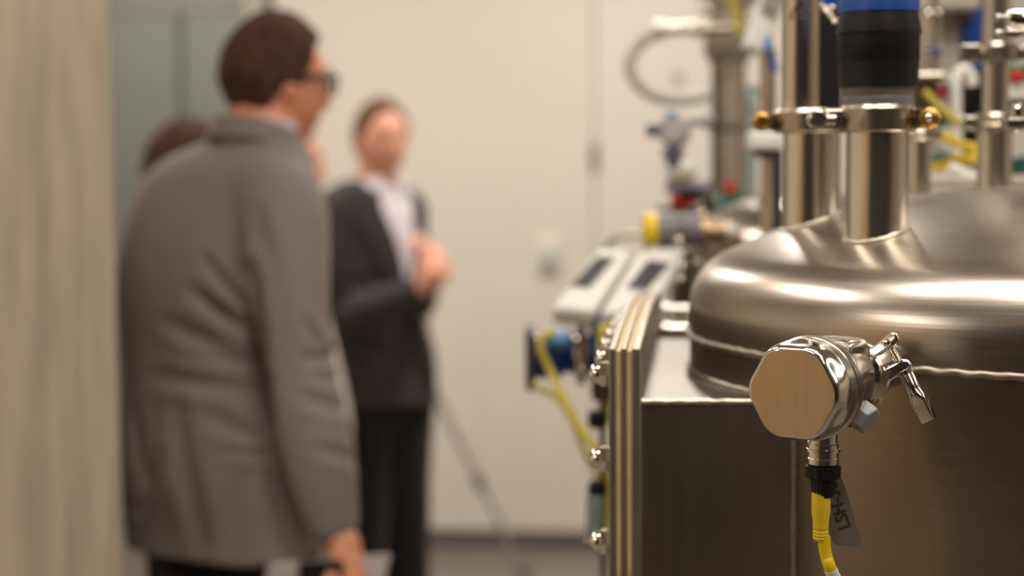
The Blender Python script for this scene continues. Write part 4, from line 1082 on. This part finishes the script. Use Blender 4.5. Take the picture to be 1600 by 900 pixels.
obj('grey_body', pbox(1044, 1112, 282, 303, 2.48, .07), plain('mauve_grey', (142, 134, 146), .45), vb, smooth=0, bevel=.008)
obj('red_handle', htube([(1048, 314, 2.46), (1066, 313, 2.46), (1090, 308, 2.46)], 10), M_RED, vb)
obj('black_hose', htube([(1062, 302, 2.45), (1092, 304, 2.45), (1106, 314, 2.45), (1108, 330, 2.46)], 8), M_BLACK, vb)
obj('base_block', pbox(1052, 1108, 326, 722, 2.52, .06), M_DARKMET, vb, smooth=0, bevel=.006)
obj('steel_plate', pbox(1034, 1122, 322, 334, 2.46, .10), M_DARKMET, vb, smooth=0, bevel=.004)
gc = T('green_flange', 'dark green round cover behind the small vessel', 'cover', 1150, 310, 2.58)
obj('stem', MB().cyl((at(1150, 330, 2.58).x, 2.58, 1.06), (at(1150, 330, 2.58).x, 2.58, at(1150, 326, 2.58).z), .014), M_DARKMET, gc)
obj('cover', vl(1150, 2.58, [(38, 330), (40, 322), (34, 308), (24, 300), (8, 296)]), M_GREEN, gc)
obj('red_cap', vl(1141, 2.56, [(8, 302), (9, 300), (9, 286), (7, 283)]), M_RED, gc)
# motor with yellow end cap
mo = T('pump_motor', 'horizontal grey motor with bright yellow end cap', 'motor', 1050, 388, 2.12)
obj('end_cap', hl(1004, 358, 2.12, [(18, 0), (25, 3), (26, 8), (26, 22)]), M_YELLOW, mo)
obj('motor_body', hl(1026, 359, 2.12, [(24, 0), (26, 1), (26, 30), (23, 32), (23, 58), (26, 60), (26, 66)]), plain('motor_grey', (128, 124, 124), .4), mo, smooth=35)
for k in range(7): obj('cooling_fin', hl(1032+k*7, 359, 2.12, [(24, 0), (28, .4), (28, 2.2), (24, 2.6)], n=32), plain('motor_grey', (128, 124, 124), .4), mo)
obj('drive_flange', hl(1092, 362, 2.12, [(20, 0), (33, 1), (33, 9), (18, 10), (18, 40)]), plain('tan_metal', (168, 142, 110), .35, .8), mo, smooth=35)
for x, y in ((1061, 376), (1063, 436), (1066, 416)): obj('glint_ball', MB().ell(at(x, y, 2.06), (7*pm(2.06),)*3, nu=16, nv=10), M_POL, mo)  # polished balls added to catch blurred bright spots
obj('mounting_foot', pbox(1036, 1084, 386, 440, 2.10, .06), M_DARKMET, mo, smooth=0, bevel=.004)
# bright pipe stubs seen between flange and tank
for i, (y, r, lab) in enumerate(((484, 9, 'upper of two bright sideways pipe stubs between flange and tank'), (516, 15, 'lower, thicker of two bright sideways pipe stubs between flange and tank'))):
    t = T('pipe_stub', lab, 'pipe', 1090, y, 1.98, 'sideways pipe stubs')
    obj('pipe', hl(1036, y, 1.98, [(r*.6, 0), (r, 2), (r, 90)]), M_POL, t)
    obj('stub_collar', hl(1034, y, 1.98, [(r+3, 0), (r+4, 1), (r+4, 8), (r+3, 9)]), M_POL, t)
t = T('bent_rod', 'pale steel tube handle behind the two tilted display panels', 'handle', 975, 372, 2.28)
obj('rod_post', MB().cyl((at(1012, 366, 2.28).x, 2.28, 1.06), at(1012, 366, 2.28), .007, n=14), plain('rod_beige', (188, 176, 156), .35, .5), t)
obj('rod', htube([(948, 392, 2.28), (955, 374, 2.28), (975, 368, 2.28), (1015, 366, 2.28)], 6), plain('rod_beige', (188, 176, 156), .35, .5), t)

# two tilted display panels
def tilted_panel(pts, scr, Yb, Yt, label):
    """pts: bottom-left, bottom-right, top-right, top-left in pixels; lower edge at Yb, upper edge at Yt"""
    P = [at(*pts[0], Yb), at(*pts[1], Yb), at(*pts[2], Yt), at(*pts[3], Yt)]
    n = (P[1]-P[0]).cross(P[3]-P[0]).normalized()
    if n.y > 0: n = -n
    P[2] = P[1] + (P[2]-P[1]) - n*((P[2]-P[1]).dot(n)); P[3] = P[0] + (P[3]-P[0]) - n*((P[3]-P[0]).dot(n))
    t = thing('display_panel', label, 'control panel', (P[0]+P[1])/2 - n*.03, 'tilted display panels')
    obj('case', MB().prism(P, -n*.030), M_WHITEP, t, smooth=0, bevel=.008, seg=3)
    S_ = [onplane(x, y, P[0]+n*.0005, n) for x, y in scr]
    c = sum(S_, Vector())/4
    obj('bezel', MB().prism([c+(q-c)*1.10 for q in S_], -n*.002), plain('bezel_grey', (176, 172, 166), .5), t, smooth=0)
    obj('screen', MB().prism([q + n*.0012 for q in S_], -n*.002), M_SCREEN, t, smooth=0)
    obj('mount', MB().cyl((P[0]+P[1]+P[2]+P[3])/4 - n*.028, (P[0]+P[1]+P[2]+P[3])/4 - n*.028 + Vector((.02, .06, -.10)), .014), M_BLACK, t)
    return t
tilted_panel([(863, 478), (930, 485), (994, 390), (936, 385)], [(893, 446), (921, 449), (960, 403), (933, 402)], 1.98, 2.12, 'left tilted white display panel with dark screen, above the blue valves')
tilted_panel([(936, 488), (1022, 478), (1072, 398), (999, 388)], [(979, 449), (1010, 453), (1047, 412), (1013, 408)], 1.96, 2.10, 'right tilted white display panel with dark screen, beside the steel flange')
# black bracket and blue valve actuators below the panels
br = T('panel_bracket', 'black bracket under the tilted white panels', 'bracket', 960, 505, 2.02)
obj('bracket_plate', pbox(878, 1000, 492, 508, 2.06, .06), M_BLACK, br, smooth=0, bevel=.004)
obj('bracket_arm', pbox(990, 1010, 500, 900, 2.085, .03), M_BLACK, br, smooth=0, bevel=.003)
av = T('blue_actuator', 'large blue valve actuator with dark end plate below the left panel', 'actuator', 880, 600, 2.08)
obj('end_plate', pbox(821, 836, 518, 612, 2.03, .10), plain('plate_dark_grey', (66, 64, 70), .4), av, smooth=0, bevel=.004)
obj('actuator_body', hl(834, 556, 2.08, [(30, 0), (36, 3), (36, 42), (28, 46), (28, 62), (33, 64), (33, 100)]), M_BLUE, av, smooth=35)
obj('blue_highlight', MB().ell(at(872, 530, 2.02), (26*pm(2.02), .03, 17*pm(2.02)), nu=24, nv=14), M_LBLUE, av)  # highlight on the blue body, put in as a lighter blue blob
obj('steel_stem', vl(908, 2.02, [(8, 600), (8, 560), (13, 556), (13, 530), (8, 526), (8, 505)]), M_POL, av, smooth=35)
for k in range(4): obj('cap_screw', MB().ell(at(838+k*24, 528+(k % 2)*50, 2.0), (5*pm(2),)*3, nu=12, nv=8), M_POL, av)
kb = T('round_valve_cap', 'small round blue valve cap between bracket and flange', 'valve cap', 935, 520, 2.0)
obj('knob', MB().lathe([(14*pm(2), 0), (17*pm(2), .004), (17*pm(2), .02), (12*pm(2), .026)], at(935, 505, 2.03), (0, -1, .1), 28), M_BLUE, kb)
yb_ = T('yellow_valve_body', 'yellow and black valve body half hidden behind the flange', 'valve', 944, 560, 1.95)
obj('yellow_part', vl(946, 1.95, [(10, 560), (13, 556), (13, 512), (8, 506)]), M_YELLOW2, yb_)
obj('black_part', pbox(926, 956, 598, 628, 1.93, .05), M_BLACK, yb_, smooth=0, bevel=.004)
obj('yellow_sleeve', vl(946, 1.95, [(9, 660), (10, 655), (10, 628), (9, 600)]), M_YELLOW2, yb_)
t = T('yellow_cable', 'thick yellow cable curving down from the blue actuator to the flange', 'cable', 850, 528, 1.98)
obj('cable_jacket', htube([(868, 522, 1.98), (852, 524, 1.98), (845, 545, 1.98), (860, 580, 1.98), (882, 625, 1.96), (908, 672, 1.94), (938, 715, 1.92), (960, 800, 1.92), (980, 1000, 1.92)], 6.5), M_YELLOW2, t)
t = T('yellow_cable', 'thinner pale yellow cable starting under the dark end plate', 'cable', 836, 604, 2.0)
obj('cable_jacket', htube([(832, 603, 2.0), (850, 610, 2.0), (872, 624, 1.99), (893, 655, 1.97), (912, 705, 1.95), (948, 790, 1.95), (975, 1000, 1.95)], 4.5), M_YELLOW2, t)
sv = T('sampling_line', 'upright sampling line with dark knobs and pale glass tube left of the flange nuts', 'valve', 938, 895, 1.92)
obj('rod', vtube(942, 560, 1150, 1.86, 5, 16), M_DARKMET, sv)
obj('foot', MB().cyl(at(942, 1150, 1.86), Vector((at(942, 1150, 1.86).x, 1.86, 0.0)), .012), M_DARKMET, sv)
for y in (655, 765): obj('black_knob', vl(934, 1.84, [(10, y+14), (16, y+10), (16, y-10), (9, y-14)], 24), M_BLACK, sv)
obj('glass_tube', vl(930, 1.82, [(13, 842), (14, 838), (14, 780), (12, 776)], 28), M_GLASSY, sv)
obj('tube_cap', vl(930, 1.82, [(15, 860), (16, 856), (16, 842), (13, 840)], 28), M_CLAMP, sv)

# between duct and tall pipe
wi = T('capped_instrument', 'upright pipe with a white rectangular cap and black underside left of the tall pipe', 'instrument', 1200, 330, 2.0)
obj('pipe', vtube(1201, 240, 845, 2.0, 12), plain('pinkish_steel', (198, 180, 160), .3, .9), wi)
obj('black_ring', vl(1199, 2.0, [(14, 246), (23, 243), (23, 236), (20, 232)]), M_BLACK, wi)
obj('white_cap', pbox(1173, 1224, 205, 235, 1.975, .05), M_WHITEP, wi, smooth=0, bevel=.006)
dr_ = T('dark_rod', 'dark vertical rod just left of the tall clamped pipe', 'rod', 1216, 360, 1.72)
obj('rod', vtube(1215, 235, 900, 1.72, 7), plain('rod_charcoal', (62, 60, 60), .35, .6), dr_)
wp_ = T('white_transmitter', 'tilted white box instrument with blue lever left of the tall pipe', 'instrument', 1190, 80, 2.1)
q = [at(1163, 74, 2.1), at(1190, 2, 2.1), at(1200, -30, 2.1), at(1240, -30, 2.1), at(1216, 28, 2.1), at(1198, 84, 2.1)]
obj('case', MB().prism(q, (0, .05, 0)), M_WHITEP, wp_, smooth=0, bevel=.006)
obj('lid', MB().prism([at(1188, 10, 2.095), at(1202, -28, 2.095), at(1236, -28, 2.095), at(1216, 24, 2.095)], (0, -.004, 0)), plain('lid_taupe', (150, 138, 124), .5), wp_, smooth=0)
obj('blue_lever', htube([(1199, 62, 2.06), (1204, 84, 2.06), (1213, 112, 2.06)], 5), M_BLUE, wp_)
obj('lever_tip', MB().ell(at(1200, 68, 2.055), (.006, .006, .012), nu=16, nv=10), M_LBLUE, wp_)
obj('support_pipe', vtube(1200, 78, 225, 2.13, 13), plain('pinkish_steel', (198, 180, 160), .3, .9), wp_)
t = T('yellow_cable', 'short yellow cable at the top edge left of the white box instrument', 'cable', 1150, 40, 2.5)
obj('cable_jacket', htube([(1142, -60, 2.5), (1144, 0, 2.5), (1152, 28, 2.5), (1156, 52, 2.5)], 7), M_YELLOW2, t)
sg_ = T('sight_glass', 'pale green glass tube with round glass lens right of the wide upright pipe', 'sight glass', 1173, 300, 2.3)
obj('glass_tube', vtube(1174, 160, 310, 2.3, 9), M_GLASSY, sg_)
obj('round_lens', MB().ell(at(1173, 145, 2.28), (14*pm(2.28), .008, 14*pm(2.28)), nu=24, nv=14), M_GLASSY, sg_)
obj('end_fitting', vl(1174, 2.3, [(11, 330), (12, 328), (12, 306), (10, 304)]), M_CLAMP, sg_)
#obj('side_valve', hl(1148, 224, 2.28, [(5, 0), (8, 1), (8, 16), (4, 18), (4, 26)]), M_RED, sg_)

# right-hand background
bc = T('blue_cylinder', 'tall blue cylinder with black lower half behind the upper right pipe', 'cylinder', 1518, 180, 2.1)
obj('blue_shell', vl(1520, 2.1, [(19, 112), (20, 110), (20, 0), (14, -40), (12, -120)]), M_BLUE, bc, smooth=35)
obj('black_base', vl(1520, 2.1, [(17, 270), (17, 180), (19, 176), (19, 112), (17, 111)]), M_BLACK, bc, smooth=35)
gn = T('white_gooseneck', 'white bent pipe in front of the blue cylinder', 'pipe', 1494, 185, 1.95)
obj('pipe', htube([(1494, 250, 1.95), (1493, 150, 1.95), (1496, 120, 1.95), (1506, 108, 1.95), (1517, 120, 1.95), (1519, 134, 1.95)], 9.5), M_WHITEP, gn)
jb = T('junction_box', 'beige junction box at the top edge right of the blue transmitter head', 'box', 1480, 14, 2.05)
obj('box_body', pbox(1428, 1534, -70, 15, 2.05, .09), plain('box_beige', (182, 172, 156), .5), jb, smooth=0, bevel=.006)
obj('box_gland', vl(1506, 2.08, [(14, 15), (14, 30), (10, 32)]), plain('gland_brown', (120, 100, 80), .4, .6), jb)
obj('side_plate', pbox(1470, 1501, 14, 106, 2.10, .03), plain('plate_beige', (190, 182, 166), .5), jb, smooth=0, bevel=.004)
sp = T('slim_valve', 'slim upright steel valve stem right of the black transmitter body', 'valve', 1460, 112, 1.98)
obj('stem', vl(1458, 1.98, [(8, 112), (8, 96), (12, 92), (12, 78), (6, 72), (6, 40), (11, 36), (11, 20), (6, 16), (6, -60)]), M_POL, sp, smooth=35)
obj('wide_stem', vtube(1443, -60, 112, 2.06, 9), M_COLSTEEL, sp)
obj('blue_band', vl(1458, 1.98, [(12.4, 84), (12.6, 83), (12.6, 79), (12.4, 78)]), M_BLUE, sp)
fb = T('flanged_block', 'steel block with a bright top flange behind the brass nut', 'block', 1448, 200, 1.9)
obj('flange', pbox(1424, 1478, 112, 126, 1.90, .09), M_CLAMP, fb, smooth=0, bevel=.004)
obj('block', pbox(1430, 1466, 126, 205, 1.92, .06), M_DARKMET, fb, smooth=0, bevel=.004)
def cabinet(x0, x1, y0, y1, Y, rx, ry, rr, label):
    t = T('control_box', label, 'control box', (x0+x1)/2, y1, Y)
    obj('cabinet_case', pbox(x0, x1, y0, y1, Y, .08), M_GREEN, t, smooth=0, bevel=.004)
    obj('white_plate', pbox(x0+4, x1-2, ry+10, ry+34, Y-.006, .008), M_WHITEP, t, smooth=0, bevel=.002)
    obj('red_button', MB().lathe([(rr*.8*pm(Y), 0), (rr*pm(Y), .004), (rr*pm(Y), .016), (rr*.7*pm(Y), .020)], at(rx, ry, Y)+Vector((0, .002, 0)), (0, -1, 0), 24), M_RED, t)
cabinet(1574, 1660, 100, 178, 1.95, 1586, 120, 9, 'green control box with red button and white plate at the right edge')
cabinet(1450, 1484, 128, 200, 2.15, 1467, 144, 9, 'small green control box with red button between block and gooseneck')
tc_ = T('teal_canister', 'dark teal canister behind the dome at the right edge', 'canister', 1605, 300, 2.0)
obj('canister', vl(1606, 2.10, [(28, 330), (28, 252), (24, 246), (10, 243)]), M_TEAL, tc_)
for i, (pts, r, m_, lab) in enumerate((
    ([(1444, 142, 1.86), (1462, 162, 1.86), (1484, 182, 1.86), (1502, 196, 1.86)], 6, M_YELLOW2, 'pale yellow hose slanting down behind the brass nut'),
    ([(1455, 212, 1.9), (1480, 216, 1.9), (1500, 226, 1.9), (1530, 232, 1.9)], 7, M_YELLOW, 'uppermost bright yellow hose in the bundle behind the dome'),
    ([(1490, 246, 1.92), (1510, 250, 1.92), (1530, 244, 1.92)], 8, M_YELLOW, 'short thick yellow hose right in the bundle behind the dome'),
    ([(1445, 262, 1.92), (1465, 261, 1.92), (1484, 254, 1.92)], 7, M_YELLOW, 'lowest yellow hose left in the bundle behind the dome'),
    ([(1450, 222, 1.94), (1475, 236, 1.94), (1500, 250, 1.94), (1530, 268, 1.94)], 8, M_GREYP, 'grey hose crossing diagonally through the yellow hose bundle'),
    ([(1440, 246, 1.97), (1470, 246, 1.97), (1510, 236, 1.97)], 7, M_TEAL, 'dark teal hose behind the yellow hose bundle'),
    ([(1484, 262, 1.88), (1504, 270, 1.88), (1530, 282, 1.88)], 9, M_WHITEP, 'white hose lowest at the right of the bundle'),
    ([(1478, 186, 1.87), (1500, 188, 1.87), (1530, 196, 1.87)], 8, M_CLAMP, 'steel elbow pipe between brass nut and lower right clamp'))):
    t = T('hose', lab, 'hose', pts[0][0], pts[0][1], pts[0][2]); obj('hose_body', htube(pts, r), m_, t)
br = T('hose_rack', 'low pale rack behind the dome under the hose bundle', 'rack', 1490, 300, 1.98)
obj('rack_top', pbox(1400, 1640, 276, 292, 1.85, .12), plain('rack_beige', (186, 172, 156), .5), br, smooth=0, bevel=.004)
for x in (1405, 1630): obj('rack_leg', MB().box((at(x, 290, 1.92).x, 1.92, at(x, 290, 1.92).z/2), (.03, .03, at(x, 290, 1.92).z)), M_SKID, br, smooth=0)

# fittings at the extreme right edge
ep = thing('edge_pipe', 'steel pipe just beyond the right edge holding a lever clamp and flat bar', 'pipe', (at(1650, 190, 1.42).x, 1.42, dome_z(at(1650,190,1.42).x, 1.42)-.004))
obj('pipe', MB().cyl(ep.location, Vector((ep.location.x, 1.42, at(1650, -150, 1.42).z)), .0175, n=40), M_PIPE, ep)
lc = T('lever_clamp', 'chromed rounded lever clamp reaching in from the upper right edge', 'clamp', 1620, 40, 1.40)
k = pm(1.40)
L0 = at(1572, 30, 1.40)
m = MB(); R = []
for t_, hw, hh in ((0, .5, 1.0), (.01, 5, 10), (.08, 8, 15), (.25, 11, 18), (.55, 13, 19), (1.0, 13, 18), (1.4, 11, 15)):
    c = L0 + Vector((t_*60*k, 0, (-t_*3)*k)); R.append([c + Vector((0, math.cos(a)*hw*k, math.sin(a)*hh*k)) for a in [2*math.pi*j/28 for j in range(28)]])
obj('lever', m.rings(R), M_POL, lc, smooth=60)
obj('lower_arm', htube([(1570, 44, 1.385), (1590, 52, 1.385), (1620, 56, 1.39), (1640, 57, 1.40)], 4.5), M_POL, lc)
for x, y in ((1560, 27), (1560, 51)):
    pb = MB().cyl(at(x, y, 1.39), at(x+14, y, 1.395), .0018, n=14); pb.ell(at(x, y, 1.39), (.0030,)*3, nu=14, nv=8); obj('pin', pb, M_POL, lc)
obj('pivot_block', pbox(1572, 1596, 46, 58, 1.38, .02), M_CLAMP, lc, smooth=0, bevel=.0015)
obj('clamp_band', MB().lathe([(.018, -.009), (.024, -.008), (.024, .008), (.018, .009)], (ep.location.x, 1.42, at(1650, 38, 1.42).z), n=40), M_CLAMP, lc, smooth=30)
fbk = T('flat_bar_clamp', 'flat steel bar with a bolt head at the right edge above the dome', 'clamp', 1620, 195, 1.38)
obj('flat_bar', pbox(1575, 1650, 184, 201, 1.375, .022), M_CLAMP, fbk, smooth=0, bevel=.0015)
obj('bolt_head', vl(1589, 1.386, [(9, 184), (11, 182), (11, 168), (8, 164), (5, 162)], 24), M_POL, fbk, smooth=35)
obj('bolt_end', vl(1589, 1.386, [(4, 206), (6, 204), (6, 201)], 16), M_POL, fbk)
obj('clamp_band', MB().lathe([(.018, -.008), (.025, -.007), (.025, .007), (.018, .008)], (ep.location.x, 1.42, at(1650, 192, 1.42).z), n=40), M_CLAMP, fbk, smooth=30)

# tripod stand behind the man in the dark suit
M_TRI = plain('tripod_grey', (168, 160, 148), .4, .3)
ft = floor_pt(822, 905); ap = at(668, 590, ft.y - .0); ap = Vector((ap.x, ft.y, ap.z))
ts = thing('tripod', 'slender grey tripod stand, one leg slanting down to the floor right of the dark-suited person', 'tripod', (ap.x, ap.y, 0))
fts = [ft, Vector((ap.x-.30, ap.y-.10, 0)), Vector((ap.x-.05, ap.y+.28, 0))]
for f in fts:
    f = Vector((f.x, f.y, .008)); mid = ap.lerp(f, .52)
    lg = obj('leg', MB().cyl(ap, f, .014, .010, n=14), M_TRI, ts)
    obj('joint', MB().cyl(mid + (ap-f).normalized()*.03, mid - (ap-f).normalized()*.03, .022, n=16), plain('joint_grey', (120, 112, 104), .5), lg)
    obj('rubber_foot', MB().cyl(f + (ap-f).normalized()*.03, f, .013, .015, n=14), M_BLACK, lg)
obj('hub', MB().lathe([(.02, -.04), (.032, -.03), (.032, .03), (.02, .04)], ap, n=24), M_TRI, ts)
obj('column', MB().cyl(ap, ap + Vector((0, 0, .35)), .012, n=16), M_TRI, ts)
